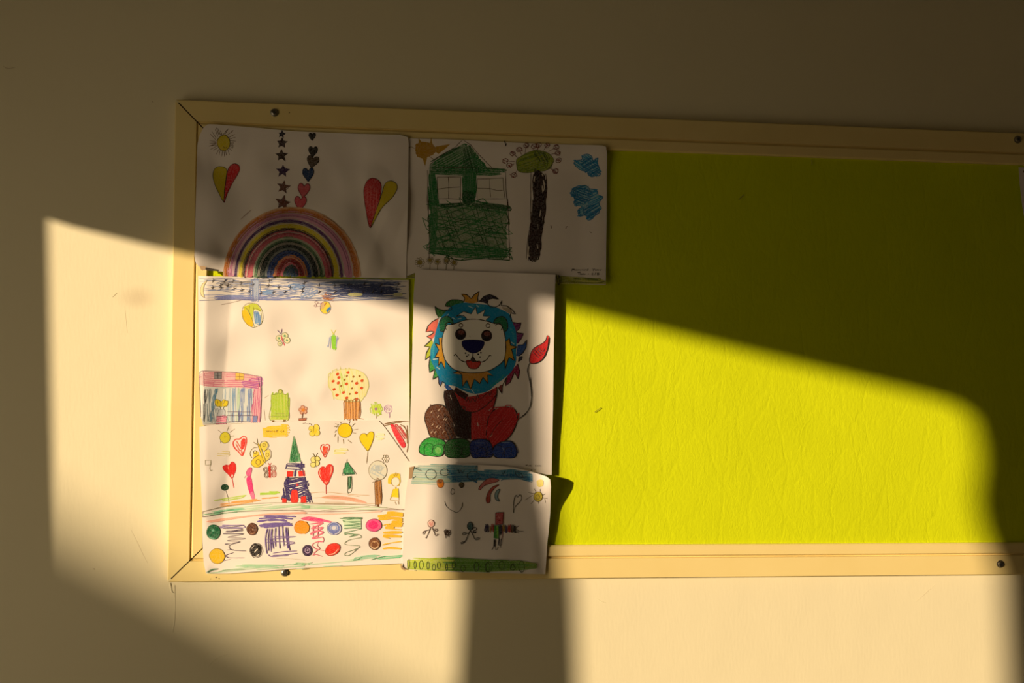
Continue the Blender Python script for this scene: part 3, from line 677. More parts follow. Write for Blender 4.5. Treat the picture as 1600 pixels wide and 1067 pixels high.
for x, y, r in ((262, 400, 20), (285, 430, 26), (250, 440, 16)): ln(el(x, y, r, r * .8, .2), .6, (166, 130, 140), True)
motif('bug', 'small green beetle with blue wings')
fl('445,792 492,792 502,950 455,955', (164, 222, 60), .25, False); sc('445,795 490,795 500,950 455,955', 86, 2, 1.2, (128, 206, 48))
for q in ('465,782 450,750 435,722', '466,782 480,750 496,722'): ln(q, 0.9, (214, 214, 60))
for q in ('420,810 412,870 402,935', '436,800 430,880 425,950', '510,800 500,880 495,940', '525,815 515,850', '400,905 395,930'): ln(q, 1.2, (148, 170, 220))
view(300, 550, 8.894)
motif('house', 'pink roofed house with blue striped wall')
fl('95,330 160,262 440,275 620,285 955,345 962,490 820,505 560,490 380,485 170,475 100,450', (232, 184, 192), .45, False)
fl('170,480 860,505 830,985 470,985 160,995 120,900', (214, 220, 226), .3, False)
for y in (300, 330, 385, 410, 440, 465): ln(f'165,{y} 400,{y + 12} 640,{y + 10} 930,{y + 42}', 1.1, (212, 116, 152))
sc('690,420 960,360 945,500 760,485', 8, 2.6, 1.6, (184, 96, 176)); sc('180,300 300,290 300,470 180,460', 4, 3, 1.3, (206, 126, 150))
fl('870,515 958,500 945,972 828,980', (230, 170, 192), .5, False); sc('870,515 958,500 945,972 828,980', 86, 2.8, 1.1, (212, 110, 158))
for x0_, x1_, c in ((195, 160, (70, 74, 84)), (250, 215, (120, 136, 150)), (345, 240, (82, 132, 168)), (330, 265, (82, 132, 168)), (450, 420, (168, 190, 216)), (580, 565, (130, 166, 210)), (600, 585, (150, 176, 214)), (690, 650, (110, 138, 204)), (720, 690, (120, 146, 206)), (800, 770, (120, 148, 208)), (820, 800, (130, 150, 206)), (520, 520, (190, 206, 220)), (640, 625, (184, 214, 190))):
    sc(f'{x0_ - 14},500 {x0_ + 14},500 {x1_ + 14},970 {x1_ - 14},970', 88, 1.7, 1.1, c, .5, False)
sc('300,780 480,860 470,980 240,970', 80, 2.4, .8, (140, 150, 168)); 
fl('308,282 412,280 410,372 310,372', (136, 136, 146), .3, False, out=(66, 60, 70)); ln('360,280 362,372', .8, (60, 54, 64)); ln('310,325 410,325', .8, (60, 54, 64))
fl('608,288 724,302 716,386 604,386', (228, 194, 92), .3, False, out=(130, 84, 40)); ln('664,294 660,386', .8, (130, 84, 40)); ln('606,340 720,345', .8, (130, 84, 40))
fl('318,680 340,655 380,670 410,690 440,660 470,675 500,680 490,745 440,755 340,750', (222, 200, 28), .2, out=(120, 104, 20)); ln('345,660 360,700 345,740', .7, (120, 104, 20)); ln('400,690 400,745', .7, (120, 104, 20)); ln('455,670 440,720', .7, (120, 104, 20))
ln('385,750 400,800', .7, (70, 90, 60)); ln('450,755 425,810', .7, (70, 90, 60)); fl('380,800 450,800 460,840 440,890 360,890 365,840', (190, 196, 210), .3, out=(110, 116, 130), ow=.7)
fl('345,892 476,890 470,1000 345,1000', (220, 150, 176), .4, False, out=(120, 66, 90)); sc('345,892 476,890 470,1000 345,1000', 8, 2.4, .9, (196, 100, 140)); fl('850,888 910,888 902,976 845,976', (130, 140, 206), .3, False, out=(70, 76, 130))
for q in ('95,300 160,260 440,274 620,284 955,342', '960,340 965,600 945,972', '110,300 105,450 120,900', '95,350 130,345', '480,830 830,835', '480,882 850,885', '480,960 840,972', '650,830 655,970', '560,840 560,970', '160,262 165,480', '920,360 940,480', '480,985 400,1000 330,1010'): ln(q, .7, (96, 70, 96))
motif('robe', 'green dress shape with two brown feet')
fl('1110,590 1185,582 1200,532 1225,515 1255,535 1272,582 1330,592 1322,700 1342,760 1340,942 1085,942 1108,760', (190, 208, 82), .35, False); sc('1115,595 1325,595 1330,880 1090,880', 88, 2.6, 1.6, (164, 200, 48), .5); ln('1110,590 1185,582 1200,532 1225,515 1255,535 1272,582 1330,592', .8, (128, 136, 60)); ln('1110,592 1095,690 1110,700 1085,942 1340,942 1325,700 1340,680 1330,592', .7, (140, 146, 70)); ln('1060,892 1340,890', .6, (150, 150, 90)); ln('1150,858 1290,858', .6, (150, 150, 80)); fl(el(1226, 552, 24), (206, 212, 110), .2, out=(120, 120, 60), ow=.6)
fl('1110,945 1142,945 1138,972 1112,972', (130, 96, 54), .2, False); fl('1266,940 1302,940 1298,968 1270,968', (130, 96, 54), .2, False); ln('1000,800 1015,950', .5, (190, 170, 150)); ln('1000,640 1060,600', .4, (200, 180, 160))
view(470, 550, 8.889)
motif('flower', 'small orange flower in a brown pot')
for a in range(5): fl(el(32 + 34 * math.cos(a * 1.257 - .5), 805 + 36 * math.sin(a * 1.257 - .5), 27), (226, 176, 150), .2, out=(168, 84, 60), ow=.8)
fl(el(32, 805, 26), (230, 140, 50), .2); ln('28,840 22,885 18,920', 1.4, (110, 62, 40)); fl('-30,922 82,916 70,946 -30,952', (184, 110, 84), .3, False, out=(110, 60, 40), ow=.8)
motif('fruit_tree', 'round pale tree with red and brown dots')
q = '380,410 400,330 450,275 520,250 620,235 740,240 840,275 910,340 940,430 930,520 880,620 820,690 700,695 600,670 520,660 450,620 440,560 390,490'
fl(q, (238, 232, 188), .3); sc(q, 84, 4.2, 1.1, (230, 228, 146), .6); sc('560,300 620,330 600,560 540,540', 75, 3, 1.2, (186, 216, 110)); ln(q, .7, (206, 206, 130), True)
for i, (x, y) in enumerate(((510, 305), (530, 355), (450, 405), (520, 430), (560, 470), (463, 518), (505, 598), (593, 560), (637, 637), (680, 582), (635, 443), (655, 283), (640, 332), (608, 383), (730, 342), (713, 405), (775, 435), (815, 335), (848, 398), (843, 498), (710, 503), (770, 567), (775, 655))):
    br_ = i in (4, 9, 12, 13, 14, 15, 17, 20); fl(el(x, y, 17 if br_ else 25, 15 if br_ else 21, .12, 10, -.7), (158, 104, 34) if br_ else (214, 84, 34), .1)
fl('612,680 812,682 795,918 870,930 605,930', (222, 160, 92), .4, False); sc('612,680 812,682 795,925 605,925', 88, 2.5, 1.1, (158, 100, 40), .5); ln('610,682 700,690 812,682', 1.0, (120, 100, 40)); ln('795,915 870,932', 1.0, (150, 100, 50))
motif('flower', 'lime square flower with purple middle'); fl('980,740 1110,722 1120,855 985,858', (202, 222, 84), .5, False); sc('980,740 1110,722 1120,855 985,858', 70, 2.2, 1.1, (176, 210, 50), .7); fl(el(1045, 790, 24, 20, .2), (160, 110, 160), .3); ln('1045,850 1047,920', .7, (140, 110, 110))
motif('lollipop', 'lilac spiral lollipop'); ln(el(1210, 790, 56, 54, .08), .9, (196, 160, 206), True)
a = np.linspace(0, 12, 40); ln(np.stack([1210 + a * 3.6 * np.cos(a), 790 + a * 3.4 * np.sin(a)], -1), .8, (200, 166, 208)); ln('1232,838 1232,915', .8, (170, 130, 180))
finish(S3)

# ---- castle drawing (lower left)
def h4(x, y):
    h = 0.0215 - 0.0058 * ramp(322, 362 - 0.09 * (y - 665), x) * (1 - sstep(812, 852, y)) + wrinkle(x, y, 21, 0.00075, 22, (330, 670, 620, 800))
    return h + 0.0030 * np.exp(-((x - 322) ** 2 + (y - 895) ** 2) / 120.0)
SH = S4 = Sheet('colourful drawing of a purple castle with heart balloons and suns',
                '311.5,667 330,664 352,662.5 400,660.5 480,658 560,657 640,655.5', '640,655.5 640.5,700 640,760 638,820 634,880', '322,896 330,896.5 356,896 400,893 470,887.7 540,884 634,880', '311.5,667 312.5,729 316,801 316.3,846 318,878 322,896', h4, 120, 84)
view(305, 650, 7.6235)
motif('sun', 'small yellow sun at the left'); fl(el(355, 255, 62, 66), (220, 210, 50), .2, out=(104, 98, 40), ow=.8)
ln('355,265 345,235 370,240 350,262', .7, (190, 176, 40)); ln('300,300 305,322', .7, OL)
for q in ('305,195 270,165', '375,185 402,118', '410,195 475,150', '415,243 465,235'): ln(q, .7, (130, 120, 90))
motif('heart', 'red outlined heart at the left'); q = '560,470 520,430 470,380 450,320 480,278 525,275 545,260 575,240 605,255 610,310 590,400'; ln(q, 1.8, (222, 58, 44), True)
fl('545,300 575,262 598,280 590,360 560,400 545,380', (222, 44, 30), .3); sc('470,300 500,295 550,400 530,410', 60, 3, 1.4, (222, 80, 60)); ln('545,410 560,455 570,420', 1.6, (222, 80, 60))
motif('balloon', 'red heart balloon on a string at the left'); fl('438,742 400,700 350,650 328,605 370,582 405,588 440,545 478,575 482,640 460,700', (222, 32, 30), .15, out=(196, 24, 28), ow=1.2); fl('430,715 440,690 452,705 440,735', WHT, 0); ln('440,745 450,800 462,858', 1.3, (214, 56, 48)); ln('390,600 400,650', .9, (240, 130, 110))
motif('balloon', 'dark green round balloon'); fl(el(352, 850, 48, 40), (8, 66, 38), .2); ln('365,888 390,970 405,1050', .7, (70, 60, 60))
motif('butterfly', 'large yellow butterfly')
fl('760,460 690,510 665,560 695,605 760,608 820,560 800,500', (236, 206, 52), .2); fl('745,420 700,430 690,490 760,460', (236, 206, 52), .3); fl('745,345 770,350 840,540 815,530', (236, 208, 60), .2); fl('775,340 840,305 865,350 820,420', (236, 214, 80), .4); fl('830,430 880,400 890,480 845,530', (238, 214, 90), .4)
for q in ('745,372 690,382 655,430 662,480 690,500 760,460', '760,460 690,512 665,560 700,605 760,608 820,565', '745,340 770,348 838,535 815,540 745,345', '765,355 790,308 840,302 875,345 860,390 818,420', '818,425 870,390 905,430 895,500 842,540', '745,345 695,312', '747,345 736,265'): ln(q, .8, (112, 100, 40))
for x, y, rx, ry in ((712, 430, 18, 20), (748, 548, 26, 34), (820, 345, 16, 20), (860, 460, 16, 22)): ln(el(x, y, rx, ry), .7, (112, 100, 40), True)
motif('butterfly', 'small red butterfly'); 
for x, y, rx, ry, c in ((840, 638, 30, 28, (96, 66, 44)), (850, 702, 28, 32, (96, 66, 44)), (930, 622, 34, 34, (150, 70, 56)), (936, 690, 28, 36, (190, 70, 56))): ln(el(x, y, rx, ry), 1.0, c, True); ln(el(x, y, rx * .5, ry * .6), .8, c, True)
fl('868,592 895,590 902,735 878,735', (216, 40, 36), .2, False); ln('885,590 870,560', .9, (200, 50, 50)); ln('888,590 905,560', .9, (200, 50, 50))
motif('figure', 'pink figure'); fl('605,690 622,640 655,612 676,630 660,715 672,780', (222, 92, 150), .3); fl('612,735 665,730 690,870 708,965 680,990 655,940 620,830', (232, 50, 132), .25); fl('655,920 690,900 712,970 682,995', (232, 120, 170), .3); ln('590,740 600,715 660,720', .7, (150, 80, 100)); ln('605,690 622,640 655,612 676,630 660,715', .8, (180, 80, 120)); ln('670,990 680,1030', .6, (150, 110, 100))
motif('name_tag', 'yellow tag with brown handwriting'); fl('805,150 900,122 1000,112 1095,105 1097,235 980,230 880,252 810,252', (240, 206, 60), .25, False); sc('805,150 900,122 1095,105 1097,235 880,252', 4, 2.6, 1.4, (236, 196, 34))
write('850,190 855,172 865,190 878,172 882,190|896,174 894,190|920,172 908,180 922,190|932,182 948,172 940,190 960,186|975,165 970,190 985,188|962,176 990,172|1030,170 1018,180 1036,192|1040,182 1058,172 1044,190 1062,186', 1.0, (140, 104, 30))
motif('sign', 'faint yellow and grey signs'); sc('270,430 400,420 390,480 280,490', 3, 2.4, .9, (214, 200, 130)); ln('120,527 185,525 186,580 120,584', .7, (150, 146, 110), True, False); ln('185,560 172,620 185,655 200,640', .7, (160, 150, 120))
motif('castle', 'purple castle with red windows and a green spire')
PU, RR = (54, 40, 108), (226, 46, 34)
fl('1180,240 1205,340 1255,545 1120,555 1150,380', (112, 176, 132), .5, False); sc('1182,270 1200,340 1250,520 1130,535 1152,390', 84, 2.3, 1.6, (24, 134, 76)); sc('1180,330 1195,330 1220,520 1150,520', 78, 2.4, 1.6, (16, 104, 56)); ln('1172,235 1120,555', .6, (120, 150, 110)); ln('1178,235 1260,545', .6, (120, 150, 110))
for q, a, g_ in (('1112,565 1272,565 1280,605 1105,605', 2, 1.6), ('1100,600 1285,590 1280,635 1095,632', 3, 2.4), ('1075,750 1130,745 1100,880 1060,1000 1035,985', 80, 1.7), ('1110,755 1300,740 1330,860 1115,870', -14, 2.3), ('1100,860 1240,860 1210,890 1110,950', 30, 2.6), ('1210,890 1330,870 1370,1010 1230,980', -24, 2.6), ('1105,905 1140,890 1130,1010 1070,975', 78, 1.9)): sc(q, a, g_, 1.8, PU, .4)
fl('1095,655 1168,655 1162,722 1090,722', RR, .15, False); fl('1225,652 1300,648 1310,715 1232,720', RR, .15, False); fl('1180,650 1205,640 1200,720 1175,720', PU, .2, False); ln('1068,738 1200,736 1318,728', 1.3, (34, 26, 50)); ln('1215,800 1205,830 1235,815', 1.6, (196, 40, 60))
fl('1150,888 1180,880 1215,888 1222,1020 1138,1022', RR, .12); fl('1036,978 1088,985 1085,1030 1035,1030', RR, .15, False); fl('1262,955 1318,952 1325,1032 1255,1032', RR, .15, False)
view(470, 650, 7.6229)
for q, a in (('0,540 20,600 15,640 -10,640', 5), ('10,740 50,735 70,850 20,870', 60), ('10,880 75,870 85,940 20,940', 4), ('80,940 110,930 130,1010 85,1020', 60)): sc(q, a, 2.2, 1.6, PU, .4)
for q in ('0,540 40,720', '48,722 75,850 105,940 140,1035', '85,960 110,1000'): ln(q, 1.0, (50, 38, 90))
motif('hill', 'lime, orange and pink crayon hill strokes')
view(305, 650, 7.6235)
sc('205,1015 330,985 590,945 570,970 380,1005', -9, 2.4, 1.7, (184, 214, 90)); sc('750,930 940,888 1010,910 900,940', -3, 2.2, 1.8, (170, 214, 70)); sc('280,1062 500,1010 780,988 900,975 700,1020 380,1067', -6, 2.2, 1.7, (226, 160, 84)); sc('720,1000 900,970 1000,975 860,1000', -4, 2.6, 1.6, (226, 150, 60))
view(470, 650, 7.6229)
fl('240,970 330,945 450,948 600,968 700,995 790,1035 690,1030 520,1000 330,985', (240, 170, 150), .5); 
for q in ('120,915 300,905 560,930 820,945', '150,975 400,965 640,985', '290,1025 530,1030', '560,940 700,960', '120,1035 500,1045 900,1040'): ln(q, .7, (196, 160, 120))
motif('butterfly', 'yellow butterfly near the top edge'); 
for x, y, rx, ry in ((128, 150, 34, 34), (185, 140, 36, 42), (190, 200, 38, 38), (135, 210, 34, 30)): fl(el(x, y, rx, ry), (238, 216, 80), .3, out=(150, 132, 50), ow=.7)
fl(el(158, 175, 34, 40), (232, 206, 44), .2); ln('150,200 158,120', .8, OL); ln('128,110 120,90', .6, OL); ln('110,160 130,165 125,190', .8, OL)
motif('sun', 'large yellow sun near the top edge'); fl(el(525, 172, 84, 86, .015), (238, 206, 18), .1, out=(118, 100, 30), ow=.8)
for q in ('450,105 410,90', '440,120 398,128', '425,165 405,195', '415,210 400,245', '442,240 440,320', '505,275 510,330', '560,285 605,320', '612,168 680,155', '610,195 655,205', '605,125 645,85', '575,90 585,62', '480,90 470,70', '420,140 445,100'): ln(q, .7, (130, 110, 60))
motif('heart', 'small red heart'); q = '287,490 255,435 235,395 240,355 265,338 287,348 310,336 338,350 340,385 315,440'; ln(q, 1.3, (206, 66, 54), True); fl('285,470 262,420 258,370 275,355 300,365 320,360 318,400', (224, 70, 40), .45)
motif('butterfly', 'yellow outlined butterfly'); 
for x, y, rx, ry in ((150, 520, 32, 34), (195, 510, 34, 30), (192, 560, 30, 34), (145, 580, 34, 32)): fl(el(x, y, rx, ry, .1), (238, 224, 130), .5, out=(120, 112, 60), ow=.8)
for q in ('175,490 180,610', '172,488 142,440', '176,488 200,436', '130,555 200,545'): ln(q, .8, OL)
motif('balloon', 'red heart balloon on a string in the middle'); fl('300,820 265,780 230,735 210,670 238,612 270,603 292,625 312,590 345,575 378,595 380,660 350,740 315,815', (232, 40, 30), .25, out=(206, 50, 44), ow=1.3)
ln('230,640 225,690 245,740', 1.1, (242, 170, 150)); ln('360,600 362,650 345,710', 1.4, (242, 180, 160)); ln('290,780 300,800 318,775', 1.6, (242, 170, 150)); ln('300,820 300,870 303,930', 1.2, (190, 60, 54))
motif('fir_tree', 'small green fir tree'); fl('548,545 600,620 635,685 505,685 525,600', (86, 176, 122), .5, False); sc('548,545 600,620 635,685 505,685 525,600', 80, 2.0, 1.5, (24, 130, 78)); ln('552,510 548,545 490,705 600,695 662,690 552,545', .8, (70, 90, 70), sm=False); ln('510,682 640,690', 1.4, (20, 80, 54))
ln('560,715 556,900 575,912 605,880 605,712', .7, (90, 100, 70)); fl('565,718 598,715 592,860 565,875', (30, 96, 62), .3, False); ln('580,730 578,840', 1.0, (150, 190, 160))
motif('balloon', 'yellow heart balloon on a string'); fl('797,412 750,360 715,310 700,255 722,215 762,207 785,222 830,185 866,200 865,265 835,350', (238, 206, 18), .1, out=(124, 104, 26), ow=.9); ln('780,215 790,245', .7, OL); ln('797,412 792,480 782,565', .7, (140, 120, 80))
motif('tree', 'tree with pale grey-blue crown and brown trunk'); q = el(917, 648, 108, 116, .02); fl(q, (222, 220, 210), .1, out=(120, 110, 84), ow=.8); sc(el(905, 650, 76, 82), 30, 4.2, 1.2, (184, 196, 206), .8)
for i in range(10): ln(el(905 + RJ.uniform(-50, 50), 640 + RJ.uniform(-60, 60), 24, 18, .2, 8), .8, (180, 192, 204), True)
fl('880,790 955,768 952,1050 898,1055', (190, 128, 62), .4, False); sc('880,790 955,768 952,1050 898,1055', 87, 2.2, 1.1, (124, 74, 26), .5); ln('850,790 880,785 882,830 895,1060', .7, (120, 96, 60)); ln('925,750 920,780', .7, (120, 96, 60)); ln('955,770 958,1060', .7, (120, 96, 60))
motif('flower', 'faint outlined flower'); 
for a in range(6): ln(el(1008 + 26 * math.cos(a * 1.047), 508 + 32 * math.sin(a * 1.047), 16), .6, (150, 140, 110), True)
motif('girl', 'yellow haired girl in a yellow dress'); fl('1035,805 1038,740 1070,692 1130,680 1180,688 1188,780 1165,838 1150,800 1075,760 1075,812', (238, 204, 40), .3, False)
fl(el(1128, 782, 50, 54), (236, 230, 222), .1, out=(170, 140, 60), ow=.8); fl('1100,866 1160,862 1166,970 1075,965', (238, 210, 24), .15, False); ln('1100,866 1062,1000 1168,1008 1160,866', .7, (160, 134, 60), sm=False); ln('1128,845 1128,870', 1.4, (210, 180, 40))
for q in ('1105,690 1115,720', '1130,672 1118,715', '1145,680 1140,715', '1160,680 1150,712', '1120,1020 1135,1055', '1160,1010 1165,1050'): ln(q, .7, (150, 120, 50))
motif('curtain', 'red and brown curtain in the upper right corner'); ln('930,55 1000,130 1130,310 1292,540', .9, (96, 78, 56)); fl('1065,95 1110,110 1240,315 1230,378 1190,355 1110,220', (222, 40, 60), .35); sc('1120,110 1180,120 1260,230 1240,280', 55, 2.6, 1.4, (206, 70, 76)); 
for q in ('980,98 1080,72 1200,62 1300,72', '985,112 1060,100 1150,72 1230,60', '1010,88 1200,75', '1180,95 1250,160 1270,330', '1265,110 1275,340 1262,430', '1262,180 1268,330', '1220,110 1240,140'): ln(q, 1.1, (130, 98, 62))
motif('sign', 'pale yellow square'); sc('400,400 540,378 540,440 410,468', 2, 3, 1.3, (240, 226, 150)); motif('sign', 'pale yellow square'); sc('900,215 990,210 985,265 905,290', 2, 3, 1.3, (240, 230, 170))
view(305, 770, 7.906)
motif('road', 'green and pink road arching across the sheet')
sc('95,250 400,190 800,150 1344,130 1344,200 900,205 450,225 100,290', -5, 2.4, 1.3, (176, 214, 184), .8, False, zig=False); sc('240,235 450,200 640,195 500,235 260,265', -6, 2.0, 1.6, (120, 196, 160)); 
view(470, 770, 7.903); sc('0,150 400,160 800,170 1100,190 800,215 400,205 0,200', 2, 2.6, 1.3, (180, 214, 180), .8, False, zig=False); sc('0,165 110,160 110,180 0,185', 0, 2, 1.4, (130, 200, 160))
fl('20,260 400,255 700,245 1000,222 1000,236 600,258 300,270', (242, 190, 176), .5); ln('0,125 160,135 480,140 850,152 1000,180 1280,212', .8, (120, 112, 74)); ln('0,225 300,235 600,225 900,215 1280,206', .8, (130, 92, 90)); ln('240,222 600,190 850,165', .6, (140, 140, 100))
view(305, 770, 7.906); ln('88,235 240,195 400,165 640,140 900,125 1344,122', .7, (120, 112, 74)); ln('90,300 260,270 450,240 900,218 1344,215', .8, (100, 92, 80)); ln('88,235 92,300', .7, (100, 92, 80)); ln('120,265 300,240 480,200', .7, (70, 110, 90))
fl('140,350 300,320 600,285 900,255 1344,235 1344,262 1000,268 640,300 300,352 180,368', (240, 178, 164), .5)
for x, y, rx, ry, c, c2, s_ in ((225, 485, 82, 90, (8, 112, 72), (4, 80, 52), 'dark green'), (270, 780, 92, 92, (228, 188, 24), (150, 124, 40), 'mustard yellow'), (703, 447, 64, 74, (104, 54, 24), (70, 34, 16), 'brown'), (747, 708, 66, 78, (26, 20, 20), (16, 12, 12), 'black'), (1310, 425, 86, 80, (240, 150, 26), (200, 110, 20), 'orange')):
    motif('wheel', f'{s_} crayon disc'); q = el(x, y, rx, ry); fl(q, c, .3, out=c2, ow=.9); sc(el(x, y, rx * .8, ry * .8), 30, 3, 1.2, c2 if c2[0] < 120 else c)
    if s_ == 'dark green': fl(el(220, 462, 18, 16), (110, 186, 160), .2); ln('165,540 200,560 240,562', 1.0, (140, 200, 180))
    if s_ == 'brown': fl(el(712, 452, 10), (190, 140, 110), .2); ln('670,490 700,505 740,490', 1.2, (190, 140, 110))
    if s_ == 'black': ln(el(752, 710, 78, 90), .7, (60, 50, 50), True); ln('730,735 770,690', 1.5, (220, 214, 206)); ln('755,780 790,760', 1.3, (220, 214, 206)); ln('690,690 730,650', 1, (200, 190, 186))
motif('scribble', 'grey-purple zigzag scribble at the left'); sc('335,405 600,405 590,440 345,445', 1, 2.0, 1.5, (150, 136, 190), .5)
ln('335,412 600,402 345,438 585,445 372,480 590,462 345,505 590,510 400,548 615,565 395,590 550,605 365,632 430,640', .8, (92, 80, 104)); ln('550,605 420,650 440,700 520,715 625,718', .9, (92, 80, 104)); ln('395,705 470,700', .7, (92, 80, 104)); ln('470,738 380,770 400,798 480,803 605,802', 1.0, (104, 84, 120)); ln('430,820 340,840', .7, (140, 120, 140)); ln('380,470 580,470', .9, (70, 60, 90)); ln('340,500 600,500', .7, (90, 80, 110))
motif('scribble', 'large purple cross-hatched scribble'); PV = (116, 96, 176)
for q in ('845,290 1000,286 1240,293', '785,318 1000,305 1200,322', '765,355 950,330 1130,350', '830,385 1000,378 1160,372', '790,402 1000,395 1200,400', '800,415 1000,412 1190,378', '850,430 1000,395 1150,380', '900,340 1100,335'): ln(q, 2.6, PV)
for q in ('890,440 868,540 870,650 885,755', '915,440 900,560 905,720', '945,440 930,560 935,730', '945,440 945,560 965,695', '990,430 985,560 990,670', '1030,385 1035,560 1045,690', '1075,390 1085,560 1095,660', '1115,420 1130,600 1145,690', '1135,420 1150,600 1165,715'): ln(q, 1.4, (104, 84, 160))
for q in ('880,575 1000,565 1240,540', '880,612 1050,602 1215,610 1225,622 1100,645', '960,745 1100,725 1250,718', '955,772 1100,765 1262,745', '900,760 940,785 1150,775', '960,540 1235,540'): ln(q, 1.3, (120, 100, 160))
view(470, 770, 7.903)
motif('wheel', 'purple crayon disc'); q = el(80, 712, 60, 66); fl(q, (52, 30, 74), .3, out=(40, 24, 60)); ln(el(82, 712, 30, 32), 1.2, (176, 150, 196), True); fl(el(84, 708, 12), (200, 180, 210), .2)
motif('scribble', 'pink smear and zigzag scribble'); fl('0,318 100,292 250,318 435,372 380,372 250,355 100,348', (232, 96, 146), .3); fl('90,325 180,310 270,330 265,358 150,352', (232, 40, 132), .2)
ln('110,385 270,372 130,440 270,430 118,510 180,470 275,490 140,560 270,545', 2.0, (228, 104, 138)); ln('160,560 265,548 275,600 210,600 140,640 180,690 285,715', 1.2, (220, 120, 140)); ln('210,600 275,605', 1.8, (222, 90, 130)); ln('215,690 145,770 180,760 262,785', 1.0, (220, 120, 140)); ln('215,590 200,650 230,690 150,740', .9, (220, 130, 146)); ln('150,400 150,540', 1.4, (230, 130, 150)); ln('210,390 205,550', 1.2, (230, 130, 150))
motif('wheel', 'blue crayon ring'); q = el(410, 438, 86, 76, .06); fl(q, (206, 206, 224), .2, out=(84, 92, 150), ow=1.0); ln(el(410, 436, 62, 54), 3.4, (104, 120, 190), True); ln(el(408, 432, 36, 30), 1.8, (130, 146, 206), True); fl('370,450 410,470 450,455 440,490 400,510', (96, 110, 184), .3)
motif('wheel', 'red slanted crayon disc'); fl(el(392, 698, 98, 70, .03, 14, -.5), (226, 42, 26), .2, out=(170, 60, 40), ow=.9); ln('345,760 410,748 465,690', 1.3, (240, 190, 170))
motif('scribble', 'pale green zigzag scribble'); fl('510,310 740,308 745,440 540,440', (196, 222, 196), .5, False); sc('500,305 740,302 740,330 520,328', 1, 2, 1.3, (70, 120, 84)); ln('460,312 740,308 520,345 745,385 535,400 740,410 535,440 745,440 530,498 700,515 590,545', 1.1, (96, 140, 108)); ln('590,545 690,510 745,548 600,580 540,620 560,640 720,655 730,668 650,705 560,735 535,765 600,768 700,690', .8, (120, 140, 110)); ln('520,360 740,350', 1.4, (120, 160, 130)); ln('530,520 600,500 690,520', 1.2, (110, 150, 116))
motif('wheel', 'pink crayon disc'); fl(el(900, 400, 98, 76, .03), (232, 84, 150), .3, out=(150, 70, 100), ow=.9); fl(el(895, 395, 62, 50), (232, 30, 122), .2)
motif('wheel', 'brown crayon disc on the right'); fl(el(910, 628, 68, 74), (120, 66, 26), .3, out=(80, 46, 26)); ln(el(912, 640, 46, 44), 1.1, (196, 150, 110), True); ln('860,660 910,690 960,660', 1.8, (220, 190, 160)); fl(el(908, 605, 16, 10), (206, 164, 120), .2)
motif('scribble', 'orange-yellow scribble at the right edge'); YO = (242, 188, 40)
for q in ('1060,245 1180,250 1262,262', '950,292 1100,275 1262,285', '960,325 1100,312 1255,325', '1120,360 1255,350', '1110,385 1260,380', '1060,410 1250,402', '1040,425 1150,432', '1015,492 1250,486', '1015,525 1240,540'): ln(q, 4.4, YO)
for q in ('1010,400 1110,380', '1000,645 1100,620 1240,600', '1040,440 1240,455', '1010,540 1100,565'): ln(q, 1.6, YO)
ln('1010,690 1100,680 1240,690', 3.2, YO)
motif('wheel', 'orange half of a disc'); fl('0,345 60,350 105,410 98,470 50,508 0,505', (242, 152, 24), .2, False)
motif('grass', 'pale green grass strokes along the bottom edge'); LG = (176, 214, 184)
sc('0,870 300,860 640,810 960,750 950,790 640,840 400,890 0,900', -6, 2.6, 1.2, LG, .8, False, zig=False); sc('640,830 760,775 950,768 940,800 700,835', -5, 2.2, 1.6, (150, 204, 176)); sc('870,820 1000,790 1230,765 1230,800 1000,810', -6, 2.0, 1.5, (124, 200, 160)); ln('640,830 700,825 760,790', 1.2, (70, 130, 90)); ln('865,828 960,800 1060,780', 1.2, (70, 140, 100)); ln('0,885 60,870 100,880', 1.1, (150, 190, 130))
view(305, 770, 7.906); sc('140,985 300,950 560,890 1080,880 1344,860 1344,930 1060,930 600,945 300,975', -6, 2.6, 1.2, LG, .8, False, zig=False); sc('540,890 900,880 1090,915 700,925', 0, 2.2, 1.5, (160, 208, 176)); sc('1220,870 1344,860 1344,885 1240,890', 0, 2, 1.2, (130, 196, 150)); ln('140,985 200,950 275,938', 1.8, (90, 140, 110)); ln('285,970 420,950 620,945', .8, (120, 150, 120)); ln('1000,810 1200,815 1344,830', .5, (190, 180, 160))
finish(S4)

